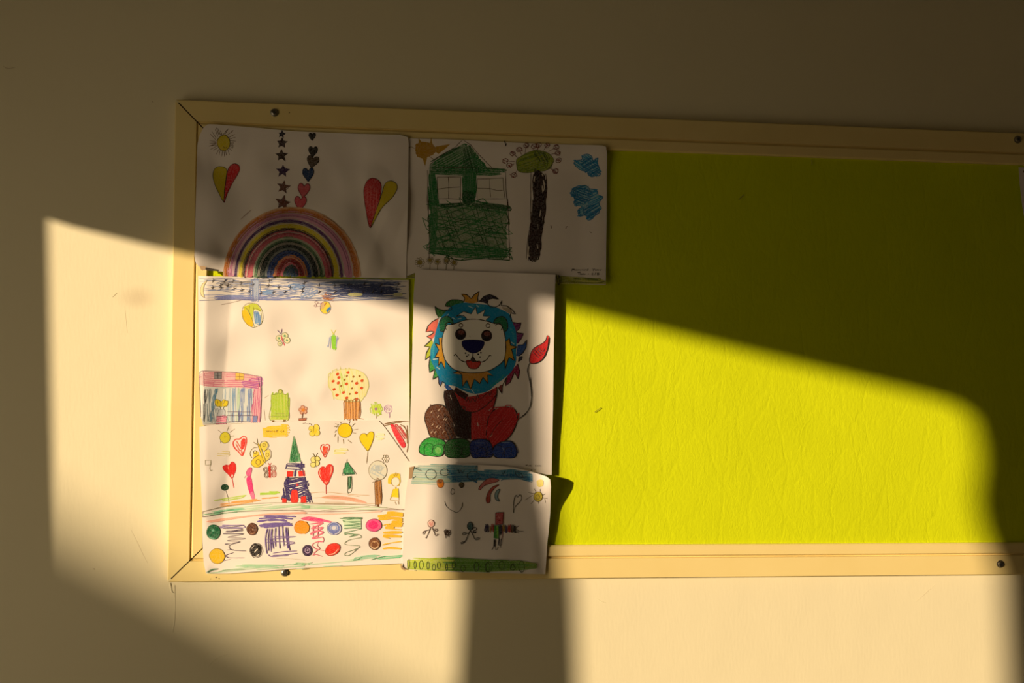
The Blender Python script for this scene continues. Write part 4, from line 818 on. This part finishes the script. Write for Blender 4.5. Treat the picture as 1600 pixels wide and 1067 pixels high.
# ---- lion colouring (middle)
def h5(x, y):
    h = 0.0185 + 0.0062 * sstep(775, 866, x) + 0.0012 * (1 - sstep(645, 690, x)) + wrinkle(x, y, 33, 0.00028, 4, (650, 430, 860, 730))
    return h - 0.0050 * sstep(560, 740, y) * sstep(760, 866, x)
SH = S5 = Sheet('tall coloring of a blue maned seated lion, in the middle of the board', '649,421.5 700,422.8 755,425 810,426.5 868,429', '868,429 867.5,440 865,560 864,640 862,742',
                '640,729 700,732 800,738 862,742', '649,421.5 646.5,460 643.5,580 641,657 640,729', h5, 84, 110)
view(640, 440, 5.929)
motif('mane', 'blue mane with many coloured tufts')
LB = (6, 140, 198)
TUF = (('505,185 510,150 478,115 530,120 570,158 600,120 645,90 630,150 635,190 570,205', (206, 150, 34)), ('505,182 450,168 390,168 345,190 328,225 380,232 395,246 420,215 500,200', (36, 118, 56)), ('382,262 310,265 260,250 235,228 245,290 268,335 300,325 330,295', (38, 108, 44)),
       ('268,338 210,370 170,410 150,466 200,458 228,465 200,490 158,508 205,536 235,500 255,420', (238, 112, 98)), ('205,536 135,600 186,603 155,660 145,726 190,686 205,620 220,570', (182, 196, 44)), ('190,686 178,780 185,842 235,810 215,906 272,875 262,830 245,760', (50, 156, 66)),
       ('265,878 270,940 285,970 305,925 330,940 325,975 380,1040 410,1010 330,930', (18, 88, 176)), ('640,188 690,135 740,120 790,135 825,162 770,155 730,165 718,205 680,192', (26, 18, 50)), ('952,375 1000,386 1032,380 1022,430 985,465 1002,475 1055,480 1040,520 1000,575 975,560 975,470', (112, 28, 106)),
       ('1000,588 1050,585 1086,540 1080,610 1050,660 1010,692 985,690', (22, 80, 166)), ('1000,760 1020,830 1005,902 972,840 930,935 888,966 898,885 955,810', (146, 24, 76)), ('862,962 855,1036 820,980 845,955', (126, 46, 46)))
for q, c in TUF: fl(q, c, .3, False)
fl('858,235 930,250 950,280 925,292 870,258', (176, 164, 148), .4); fl('1042,690 1012,706 1006,742 1036,722', (16, 34, 84), .3)
fl('500,195 600,203 720,215 850,258 935,312 955,380 985,460 990,560 985,660 985,740 945,830 870,900 800,950 720,1015 600,1038 500,1008 420,968 330,950 270,890 232,800 196,720 196,620 222,560 238,480 265,390 300,320 390,228', LB, .12)
for q, c, w in (('560,215 640,225 700,230', (30, 150, 190), 3), ('480,930 560,990 650,1010', (36, 150, 196), 3), ('300,870 380,930 460,970', (20, 140, 190), 3), ('930,420 970,520 960,640', (24, 150, 196), 3), ('230,560 215,640 220,720', (30, 164, 204), 4), ('880,860 820,920 740,980', (20, 150, 176), 3)): ln(q, w, c)
for q in ('545,225 590,245', '395,330 425,350', '620,215 640,235', '215,720 260,715', '500,990 570,1000 600,1035', '340,320 360,300', '940,560 970,580', '250,790 280,810', '445,345 480,340'): ln(q, 1.3, (190, 214, 220))
YT = (226, 164, 44)
fl('270,520 300,518 305,640 330,760 325,806 292,738 265,782 270,702 235,702 270,632 235,570 278,588', YT, .2, False); fl('890,555 925,525 935,590 1002,606 945,626 970,732 920,700 885,812 880,720 892,640', (206, 156, 34), .2, False); fl('398,850 450,830 600,842 720,832 776,872 722,862 726,946 680,885 650,946 600,902 565,1000 530,912 490,972 484,862', (206, 146, 56), .25, False)
for q in ('505,185 510,150 478,115 530,120 570,158 600,120 645,90 630,150 635,190', '505,182 450,168 390,168 345,190 328,225 380,232 395,246', '395,246 382,262 310,265 260,250 235,228 245,290 268,335', '268,338 210,370 170,410 150,466 200,458 228,465 200,490 158,508 205,536', '205,536 135,600 186,603 155,660 145,726 190,686', '190,686 178,780 185,842 235,810 215,906 270,875', '265,878 270,940 285,970 305,925 330,940 325,975', '640,188 690,135 740,120 790,135 825,162 770,155 730,165 720,205 750,235 800,235 835,215 855,175 850,222 900,225 950,260 982,300 940,290 930,320 952,375',
          '952,375 1000,386 1032,380 1022,430 985,465 1002,475 1055,480 1040,520 1000,575', '1000,588 1050,585 1086,540 1080,610 1050,660 1012,692', '1042,690 1012,706 1006,742 1036,722 1046,692', '1000,760 1020,830 1005,902 972,840 930,935 888,966 898,885', '898,885 862,962 855,1036 820,980', '325,806 292,738 265,782 270,702 235,702 270,632 235,570 278,588 270,520', '885,812 920,700 970,732 945,626 1002,606 935,590 925,525 890,555', '398,850 450,830 484,862 490,972 530,912 565,1000 600,902 650,946 680,885 726,946 722,862 776,872', '885,812 880,720'):
    ln(q, 1.35, BK, sm=False)
motif('face', 'white lion face with navy nose')
GE = (8, 112, 74)
fl('275,405 290,350 340,318 388,345 408,395 370,382 345,395 335,440 300,462 280,440', GE, .2); fl('772,388 800,340 860,322 900,360 908,430 880,462 858,450 852,410 822,388', GE, .2)
ln('275,405 290,350 340,318 388,345 408,395', 1.3, BK); ln('280,440 290,460 318,460', 1.3, BK); ln('772,388 800,340 860,322 900,360 910,430 880,470', 1.3, BK)
fl('430,322 500,276 570,300 612,232 625,302 702,258 678,318 748,322 712,350 705,372 620,350 525,355 520,330 475,312', WHT, 0, False)
ln('430,322 500,276 570,300 612,232 625,302 702,258 678,318 748,322 712,350 705,380', 1.0, BK, sm=False); ln('430,322 490,312 525,340 525,355 430,385', 1.3, BK)
fl('300,560 308,500 325,445 350,400 400,395 520,355 620,348 710,365 800,392 845,400 870,450 888,540 890,640 870,730 800,790 720,830 600,845 480,835 400,805 340,740 310,660', WHT, 0, out=BK, ow=1.35)
for q in ('340,445 330,410 345,380 375,378 400,398', '795,412 815,388 845,395 858,425 845,452'): ln(q, 1.4, BK)
for x, y in ((472, 487), (714, 500)):
    fl(el(x, y, 49, 51, .01), (40, 18, 18), .1, out=BK); fl(el(x + 4, y - 18, 30, 22, .05), (110, 46, 36), .4); fl(el(x - 4, y + 28, 30, 18), (16, 12, 22), .1)
ln(el(475, 405, 18, 17, .04), 1.2, (70, 44, 30), True); ln(el(726, 408, 19, 19, .04), 1.2, (70, 44, 30), True)
fl('485,570 500,546 590,540 680,550 690,582 652,640 590,662 530,640 495,605', (12, 12, 92), .06, out=BK)
fl('565,722 586,692 612,728 600,745', (64, 44, 44), .2); fl('522,738 560,728 590,742 650,735 658,760 630,800 590,808 550,796', (204, 56, 50), .2, out=BK, ow=1.1)
for q in ('410,688 425,672 440,690 470,725 520,745 560,732 585,692 586,660', '587,692 610,732 660,746 710,725 742,682 756,690'): ln(q, 1.4, BK)
for x, y in ((518, 662), (545, 678), (530, 692), (635, 672), (660, 658), (652, 698)): fl(el(x, y, 9, 9, .1, 8), BK, 0)
ln('555,500 562,515', 1.0, (190, 180, 170))
view(640, 600, 6.9565)
motif('body', 'dark brown and red lion body')
DK, R2 = (46, 16, 14), (188, 26, 34)
fl('378,70 375,150 395,240 430,330 470,450 520,575 660,600 664,310 560,270 500,130 470,60', DK, .15, False); fl('480,70 560,100 640,140 740,120 860,80 948,30 945,120 900,290 840,420 830,600 664,605 672,310 600,290 545,220', R2, .3, False)
sc('540,200 640,290 740,290 880,180 940,90 760,150 640,170', -20, 4.2, 1.2, (170, 20, 28)); sc('680,320 830,310 830,590 670,590', 84, 4.6, 1.3, (206, 36, 40)); sc('400,120 500,200 640,320 640,570 520,560', 78, 4, 1.3, (24, 6, 8))
fl('480,80 500,30 540,60 640,120 600,170 540,130', (60, 18, 18), .2, False)
for q in ('440,120 455,165', '460,400 475,420', '475,430 490,460', '860,290 890,260', '740,420 745,460', '370,480 385,500'): ln(q, 1.2, (206, 190, 184))
ln('480,60 540,120 600,140 620,195 640,140 655,205 690,150 715,200 735,110 760,170 790,150 860,80 870,130 900,60', 1.0, BK, sm=False)
for q in ('378,70 375,150 395,240 430,330 470,450 520,575', '948,30 945,120 900,290 845,420 828,600', '665,310 664,610', '520,170 560,260 640,302 740,295 850,220', '945,110 900,170 840,220'): ln(q, 1.3, BK)
motif('leg', 'brown hind leg'); q = '232,575 190,470 165,385 180,300 230,240 310,220 380,245 440,325 470,430 500,565 430,605 330,597'; fl(q, (104, 54, 24), .3, out=BK, ow=1.35); sc(q, 60, 3.6, 1.4, (78, 36, 16), .5); sc('380,330 470,430 500,570 420,590', 60, 3, 1.5, (44, 16, 12))
for x, y in ((320, 280), (240, 300), (310, 350), (380, 375), (250, 440), (300, 460), (330, 470), (280, 520), (370, 520), (240, 520), (400, 380), (350, 250)): ln(f'{x - 10},{y + 14} {x + 8},{y - 10}', 1.0, (214, 190, 170))
motif('leg', 'red hind leg'); q = '832,600 845,420 880,322 960,258 1060,250 1140,280 1170,350 1160,432 1110,540 1040,615 965,640 915,705 862,610'; fl(q, (192, 24, 32), .2, out=BK, ow=1.35); sc(q, -50, 5, 1.4, (208, 36, 42), .5); ln('1015,385 940,460 880,560 855,600', 1.0, (80, 12, 16)); ln('935,275 965,262', 1.2, (220, 190, 180)); ln('870,580 900,550', 1.1, (220, 170, 160))
motif('paw', 'bright green paw'); fl('105,735 115,660 165,605 230,580 300,590 378,622 382,690 362,765 300,787 200,775 150,772', (36, 168, 62), .3, out=BK, ow=1.35); sc('120,660 230,590 370,630 350,690 160,700', 20, 3, 1.3, (24, 140, 48)); ln('165,770 160,690 190,650 240,650 255,700 230,768', .9, (16, 60, 24)); ln('300,785 250,740 255,690 300,655 360,670 372,720 350,770', .9, (16, 60, 24)); fl(el(310, 720, 34, 38), (110, 200, 96), .6)
motif('paw', 'dark green paw'); fl('375,705 400,630 470,600 560,592 640,620 656,700 650,772 600,797 480,802 400,785', (18, 98, 36), .25, out=BK, ow=1.35); sc('390,650 640,630 640,780 420,780', 10, 3.4, 1.3, (12, 72, 26)); ln('455,790 445,730 480,680 540,680 570,730 540,790', .9, BK); ln('600,795 565,740 590,690 640,690', .9, BK)
motif('paw', 'dark blue paw'); fl('660,640 730,602 820,602 882,645 906,722 890,792 780,797 680,790', (24, 52, 142), .25, out=BK, ow=1.35); sc('670,650 860,640 880,780 690,780', -8, 3.4, 1.3, (14, 34, 110)); ln('735,795 735,720 780,690 825,720 830,795', .9, BK); ln('840,670 850,730 840,790', .9, BK); ln('700,640 820,640', .9, (90, 120, 190))
motif('paw', 'blue paw at the right'); fl('908,715 950,652 1040,622 1112,627 1150,680 1162,750 1140,797 1040,802 930,792', (26, 70, 168), .25, out=BK, ow=1.35); sc('930,660 1130,640 1150,780 940,780', -6, 3.4, 1.3, (18, 52, 140)); ln('910,715 920,670 980,670 1025,720 1000,795', .9, BK); ln('1035,795 1030,730 1060,690 1105,700 1100,795', .9, BK); ln('1000,635 1090,635', 1.2, (130, 160, 210)); ln('1010,690 1030,730', .9, (140, 160, 210))
motif('tail', 'thin tail with red tip'); view(740, 520, 10.669)
ln('942,490 912,560 900,640 930,780 952,890 965,1067', 1.3, BK); view(640, 600, 6.9565); ln('1308,-70 1322,60 1325,140 1310,240 1270,310 1220,355 1170,395', 1.3, BK)
view(640, 440, 5.929); fl('1115,750 1118,680 1150,620 1220,578 1260,545 1276,498 1288,545 1270,640 1230,718 1170,755', (208, 28, 38), .15, out=BK, ow=1.35); sc('1140,660 1230,610 1250,640 1180,710', 45, 4, 1.6, (110, 14, 22)); ln('1278,500 1292,530', 1.2, (214, 70, 60))
motif('handwriting', 'small pen writing at the lower right'); view(640, 600, 6.9565)
write('1258,880 1285,878|1272,880 1270,892|1285,886 1292,892 1294,884|1300,892 1304,884|1308,880 1308,892|1320,880 1312,888 1324,892|1372,882 1362,888 1374,893|1384,884 1384,892|1392,892 1396,884 1402,892|1408,888 1414,884 1416,892|1420,892 1424,886', 0.75, (60, 46, 40))
motif('handwriting', 'small numbers under the writing')
write('1320,930 1332,928 1322,944 1338,942|1348,936 1352,936|1364,924 1362,945', .7, (80, 64, 56))
finish(S5, True)

# ---- drawing with stick figures (lower middle)
def h6(x, y):
    h = 0.0250 - 0.0012 * sstep(640, 690, x) + wrinkle(x, y, 41, 0.0008, 18, (650, 760, 850, 880)) - 0.0006 * sstep(740, 850, y)
    h = h + 0.0165 * sstep(800, 860, x) ** 2 * (1 - sstep(742, 806, y)) - 0.0045 * sstep(830, 862, x) * sstep(800, 850, y)
    return h + 0.0025 * np.exp(-((x - 629) ** 2 + (y - 890) ** 2) / 100.0)
SH = S6 = Sheet('drawing of stick figures and a robot under a blue sky', '640.5,729 646,728 663,726 697,725 746.6,726 780,728 804.6,730.6 834,738 853,744 859.6,749', '859.6,749 860.8,760 859.6,801 857.4,829 855.5,845 851.9,897',
                '628.5,888 634,890 649,891 700,893.5 740,895 851.9,898', '640.5,729 640,735 637.4,748 633.8,772.7 632,797.5 629,867 628.5,888', h6, 110, 84)
view(625, 715, 9.7)
motif('sky', 'blue scribbled sky with outlined clouds and birds')
PB, MB_, TB = (156, 190, 188), (60, 132, 168), (22, 96, 148)
fl('200,140 370,112 720,106 760,380 160,388 190,310', (196, 208, 200), .6, False); fl('720,106 1180,110 1180,200 1358,205 1358,290 1130,365 760,380', (112, 158, 180), .6, False)
view(740, 715, 9.281); fl('70,195 400,180 540,165 700,190 856,240 858,350 640,300 400,315 70,330', (104, 156, 182), .6, False); view(625, 715, 9.7)
sc('200,145 370,115 700,110 760,110 800,380 160,388 190,310', 1, 2.3, 1.7, PB, .7, False, zig=False); sc('215,300 480,280 760,330 760,380 200,385', 3, 2.8, 1.4, (190, 206, 180), .7, False, zig=False)
sc('700,112 1180,112 1180,200 1358,205 1358,290 1130,365 800,378 720,300', 2, 2.2, 1.8, MB_, .7, False, zig=False); sc('760,250 1200,240 1358,215 1358,285 1100,350 820,372', -3, 2.4, 1.7, TB, .7, False, zig=False); sc('720,112 1180,112 1180,170 760,170', 1, 2.4, 1.5, (110, 150, 170), .7, False, zig=False)
view(740, 715, 9.281); sc('0,180 70,195 400,180 540,165 700,190 856,240 858,350 760,330 640,300 400,315 180,330 0,345', 3, 2.1, 1.8, MB_, .7, False, zig=False); sc('0,250 300,240 560,230 830,290 850,350 600,290 300,300 0,330', 4, 2.6, 1.7, TB, .7, False, zig=False); ln('400,340 420,320 540,312 660,310 760,335 850,358', 1.0, (40, 100, 140))
view(625, 715, 9.7)
def bumpy(cx, cy, rx, ry, n, w):
    a = np.linspace(0, 2 * math.pi, n * 4 + 1)[:-1]; k = 1 + .12 * np.abs(np.sin(a * n / 2)); ln(np.stack([cx + rx * k * np.cos(a), cy + ry * k * np.sin(a)], -1), w, (34, 40, 44), True)
bumpy(470, 252, 74, 70, 11, 1.0); bumpy(677, 222, 64, 46, 9, 1.0); bumpy(1110, 275, 86, 62, 8, .9)
for q in ('878,185 898,235 925,185 950,240 978,180', '865,190 900,190', '205,160 300,150', '230,160 330,200', '190,320 240,280'): ln(q, 1.0, (30, 40, 50), sm=False)
view(740, 715, 9.281); ln('412,205 430,246 462,188', 1.1, (26, 44, 60), sm=False); ln('598,212 650,210 692,232 716,292 655,278 620,250', 1.0, (26, 44, 60), True); ln('640,250 655,235 668,258 650,262', 1.0, (26, 44, 60))
motif('face', 'orange and olive eyes, nose and smile'); view(625, 715, 9.7)
fl(el(612, 392, 50, 66, .03), (228, 132, 32), .2, out=(150, 90, 30), ow=.8); fl(el(600, 360, 46, 34), (150, 90, 26), .4); fl(el(605, 380, 12, 10), (70, 40, 20), .1); fl(el(932, 415, 38, 40), (84, 72, 46), .3, out=(40, 34, 24)); fl(el(925, 390, 14, 12), (130, 110, 70), .2)
ln('790,468 768,520 778,550 800,556 832,520 812,475', .8, K, True); ln('678,662 700,730 760,785 810,812 855,832 905,800 940,740 945,678', .8, K)
motif('rainbow', 'pink, red and blue curved stripes'); view(740, 715, 9.281)
fl('72,462 92,410 160,335 220,302 290,300 362,318 350,345 240,378 150,410 95,468', (190, 104, 104), .35, out=(90, 46, 50), ow=.9); fl('370,395 300,410 245,450 200,520 178,600 190,650 218,658 240,625 246,530 300,450', (168, 62, 46), .3, out=(70, 36, 34), ow=.8); fl('385,460 335,475 305,545 325,610 375,632 350,580 355,530', (130, 160, 172), .4, out=(40, 54, 66), ow=.9)
motif('heart', 'outlined heart'); ln('580,800 578,700 590,590 612,545 640,572 675,535 695,570 680,630 610,700 590,760', .9, (44, 36, 34))
motif('sun', 'olive yellow sun with long rays'); fl(el(962, 370, 52, 60, .1), (222, 206, 110), .7); q = el(936, 565, 64, 70); fl(q, (186, 170, 44), .3, out=(76, 68, 34), ow=.9); ln(el(930, 570, 30, 34), .8, (110, 98, 30), True)
for q in ('862,540 800,580 745,615', '875,620 830,668', '940,640 942,668', '1000,585 1070,588', '1000,545 1040,520', '965,490 965,455', '905,492 875,450', '1030,600 1040,650', '880,520 790,505'): ln(q, .7, (100, 84, 60))
motif('stick_figure', 'stick figure with pink head'); view(625, 800, 9.7)
fl(el(470, 175, 50, 56, .05), (238, 208, 200), .1, out=(120, 72, 66), ow=.9); sc('445,160 490,140 490,200 455,205', 60, 2.2, 1.2, (226, 130, 130))
for q in ('465,232 430,320 392,398', '485,235 515,300 542,362 580,335 548,340', '455,262 400,280 350,300 342,330 365,335 388,290', '500,262 555,255 570,275 545,290 520,270', '392,398 405,380 385,385'): ln(q, 1.0, (70, 46, 40))
motif('scribble', 'small dark bush'); 
for i in range(9): ln(el(708 + RJ.uniform(-26, 26), 308 + RJ.uniform(-22, 22), RJ.uniform(18, 40), RJ.uniform(16, 34), .3, 8), .9, (60, 40, 30), True)
for q in ('690,340 692,395', '735,340 742,380', '712,350 715,380'): ln(q, .9, (60, 40, 30))
motif('stick_figure', 'stick figure with dark teal head and a bow'); fl(el(1062, 212, 42, 60, .03), (54, 96, 102), .4, out=(18, 28, 34), ow=1.1)
for q in ('1065,275 1030,350 990,440 930,482 922,462 985,445', '1070,280 1110,360 1140,415 1195,412 1200,390 1150,398', '1035,325 960,315 945,335 965,348 1010,330', '1090,270 1120,235 1160,240 1150,275 1110,280 1140,320 1155,290', '1100,300 1130,315 1150,300'): ln(q, 1.2, (26, 28, 30))
motif('robot', 'robot with red square head and striped arms'); view(740, 800, 9.7)
fl('335,12 452,4 442,188 330,190', (178, 72, 78), .4, False, out=(84, 24, 34), ow=1.2); ln('375,60 390,100 400,70', 1.0, (226, 150, 150)); ln('370,120 410,140', .9, (120, 30, 40))
for x0_, x1_, c in ((170, 235, (30, 22, 72)), (235, 268, (168, 122, 34)), (268, 312, (156, 50, 40)), (425, 472, (146, 122, 30)), (476, 508, (40, 26, 84)), (508, 570, (166, 46, 40)), (570, 600, (84, 58, 28)), (600, 642, (22, 20, 26))):
    sc(f'{x0_},200 {x1_},195 {x1_},305 {x0_},300', 88, 1.6, 1.5, c, .5, False)
fl('315,200 380,200 380,405 302,402', (52, 130, 52), .3, False); fl('345,215 372,215 375,390 350,390', (110, 176, 50), .4, False); sc('380,195 430,195 425,330 385,400', 86, 1.8, 1.6, (26, 30, 54), .4, False); ln('432,200 440,320 425,420', 1.0, (140, 60, 66))
fl('305,410 332,420 330,520 300,520', (26, 24, 30), .3, False); sc('390,390 425,390 412,510 368,520', 100, 2.2, 1.4, (40, 36, 60), .4, False)
for q in ('305,520 275,575', '325,520 335,575', '400,500 412,545', '372,530 350,575', '175,180 190,210', '170,300 190,285', '640,240 690,205', '645,260 685,280', '640,300 690,325', '650,290 760,295'): ln(q, .8, (50, 44, 46))
motif('grass', 'band of green grass with leaf outlines'); view(625, 800, 9.7)
fl('105,730 300,712 560,690 820,682 820,890 500,890 220,878 110,860', (190, 206, 70), .55, False); sc('130,720 560,700 820,690 820,880 160,860', 2, 3.6, 1.5, (170, 196, 48), .7, False, zig=False); fl('820,690 1080,705 1358,722 1358,915 820,895', (112, 160, 62), .45, False); sc('620,700 820,685 1080,710 1358,725 1358,900 700,880', 1, 2.6, 1.6, (92, 146, 46), .7, False, zig=False)
view(740, 800, 9.7); fl('240,735 700,732 960,780 965,850 760,880 240,905', (120, 164, 66), .55, False); sc('0,750 280,730 700,745 860,790 860,860 300,890 0,890', 0, 2.4, 1.7, (84, 142, 42), .7, False, zig=False); ln('760,770 950,775', 1.0, (150, 160, 60)); ln('760,840 950,830', 1.0, (140, 150, 60))
def leaf(x, y, rx, ry, pt=False): ln(el(x, y, rx, ry, .05, 10), .95, (50, 70, 26), True)
for x, y, rx, ry in ((45, 828, 32, 72), (232, 832, 48, 76), (425, 808, 42, 62), (595, 830, 36, 48), (728, 828, 42, 84)): leaf(x, y, rx, ry)
ln('555,875 590,795 640,865', 1.0, (50, 70, 26)); fl(el(98, 826, 9), (30, 40, 20), .1)
view(625, 800, 9.7)
for x, y, rx, ry in ((130, 785, 16, 70), (228, 800, 16, 60), (322, 800, 30, 68), (425, 808, 20, 58), (512, 838, 26, 46), (588, 808, 24, 54), (707, 832, 14, 60), (815, 806, 26, 58), (955, 855, 36, 50), (1157, 826, 34, 72), (1325, 838, 36, 74)): leaf(x, y, rx, ry)
finish(S6, True)
# brown paper tape folded over that sheet's lower left corner
def ribbon_part(name, poly, h, sheet, material):
    q = tp(poly); n = len(q); A = P(q[:, 0], q[:, 1], h); B = P(q[:, 0], q[:, 1], h - 0.0006)
    f = [tuple(range(n - 1, -1, -1)), tuple(range(n, 2 * n))] + [(i, (i + 1) % n, (i + 1) % n + n, i + n) for i in range(n)]
    return mesh(name, np.r_[A, B], f, material, sheet.root)
view(625, 800, 9.7); ribbon_part('tape_and_shade_piece', '8,775 20,800 45,840 100,868 80,885 40,872 14,845', 0.0285, S6, M_TAPE_SHADE)
view(625, 715, 9.7); ribbon_part('tape_and_shade_piece', '140,148 215,130 195,230 185,310 135,322', 0.0262, S6, M_TAPE_SHADE)
view(0, 0, 1); ribbon_part('tape_and_shade_piece', '312.5,415.5 322,416.3 320.5,420.5 316.5,422.8 313.5,420.5', 0.0285, S1, M_TAPE_SHADE)  # shaded underside of the curled corner, coloured in as a brown piece

# ---- sheet at the right edge of the photograph
def h7(x, y):
    return 0.0125 + 0.004 * (1 - sstep(1592, 1640, x)) + wrinkle(x, y, 51, 0.0003, 3, (1600, 280, 1800, 540))
SH = S7 = Sheet('white sheet cut off by the right edge of the photo, on dark felt', '1591.5,261 1700,268 1840,279', '1840,279 1838,420 1842,560', '1642,556 1740,558 1842,560', '1591.5,261 1592.5,280 1594.6,300 1597.6,325 1606,370 1620,450 1642,556', h7, 60, 60)
view(1450, 190, 6.667); motif('pen_mark', 'dark red mark'); fl(el(1003, 520, 12, 16, .2), (84, 30, 26), .2); ln('1003,520 1030,560 1060,540', 2.0, (84, 30, 26))
view(0, 0, 1); motif('sun', 'yellow sun outline'); ln(el(1700, 330, 26, 26), 1.2, (200, 170, 30), True)
finish(S7)

# ---- staples and scuffs
staple(933.5, 640.5, HF + .0012, 0.65, 0.010, M_RUST, 'dark bent staple in the sunlit lower part of the green felt')
staple(1158, 308, HF + .0012, 0.75, 0.009, M_STAPLE, 'shiny slanted staple in the shaded upper part of the green felt')
staple(1268, 254, HF + .0012, 1.7, 0.006, M_STAPLE, 'shiny upright staple in the felt just under the top rail')
staple(743.5, 730, 0.0245, 1.2, 0.005, M_RUST, 'dark staple at the top edge of the stick figure drawing')
staple(475.5, 661, 0.0212, 0.1, 0.0035, M_RUST, 'tiny dark staple at the top edge of the castle drawing')
wall = bpy.data.objects['wall_back']
def scratch(name, s, w, d, material):
    """raised paint drip or hairline on the wall"""
    q = smooth_path(np.array(pts(s), float), False, 3.0); t = np.gradient(q, axis=0); t /= np.hypot(t[:, 0], t[:, 1])[:, None]; nn = np.stack([-t[:, 1], t[:, 0]], -1)
    ww = w * .5 * np.sin(np.linspace(.25, 2.9, len(q)))[:, None]
    A = P(*(q + nn * ww).T, 0.0); M = P(*q.T, d); B = P(*(q - nn * ww).T, 0.0)
    v = np.stack([A, M, B], 1).reshape(-1, 3)
    f = [(3 * i + k, 3 * i + k + 1, 3 * i + k + 4, 3 * i + k + 3) for i in range(len(q) - 1) for k in (0, 1)]
    mesh(name, v, f, material, wall, True)
M_HAIR = mat('hairline_dirt', (0.62, 0.54, 0.38), 0.8)[0]
scratch('paint_drip', '266,911 267,918 268,924 271,926', 4.0, 0.0012, M_WALL); scratch('paint_drip', '273,914 273.5,950 272,975 270,988', 1.6, 0.0005, M_WALL)
scratch('paint_scratch', '326,1041 332,1033 343,1026 357,1022', 1.8, 0.0006, M_WALL); scratch('paint_scratch', '205,828 214,846 223,865 231,880', 0.9, 0.0002, M_HAIR); scratch('paint_scratch', '1432,940 1443,930 1460,914', 0.9, 0.0002, M_HAIR)
scratch('paint_scratch', '195,478 197,500 199,520', 0.8, 0.0002, M_HAIR); scratch('paint_scratch', '176,464 180,460 183,457', 1.6, 0.0005, M_HAIR); scratch('paint_scratch', '145,888 149,890', 2.0, 0.0008, M_HAIR); scratch('paint_scratch', '932,935 940,940 947,942', 1.8, 0.0006, M_WALL); scratch('paint_scratch', '5,103 12,107 24,105', 1.8, 0.0007, M_HAIR); scratch('paint_scratch', '237,158 240,160', 2.2, 0.0008, M_HAIR)
view(0, 0, 1)
def chip(px, py, r):
    q = np.array(el(px, py, r, r * .7, .25, 8)); A = P(q[:, 0], q[:, 1], HR + .00006); B = P(q[:, 0], q[:, 1], HR - .0004); n = len(q)
    return np.r_[A, B], [tuple(range(n - 1, -1, -1))] + [(i, (i + 1) % n, (i + 1) % n + n, i + n) for i in range(n)]
for px, py, r, rl in ((452, 176, 1.2, 'top'), (338, 902, 1.4, 'bottom'), (342.5, 904, 1.2, 'bottom'), (329, 904.5, .9, 'bottom')):
    mesh('nail_hole', *chip(px, py, r), M_RUST, rails[rl])
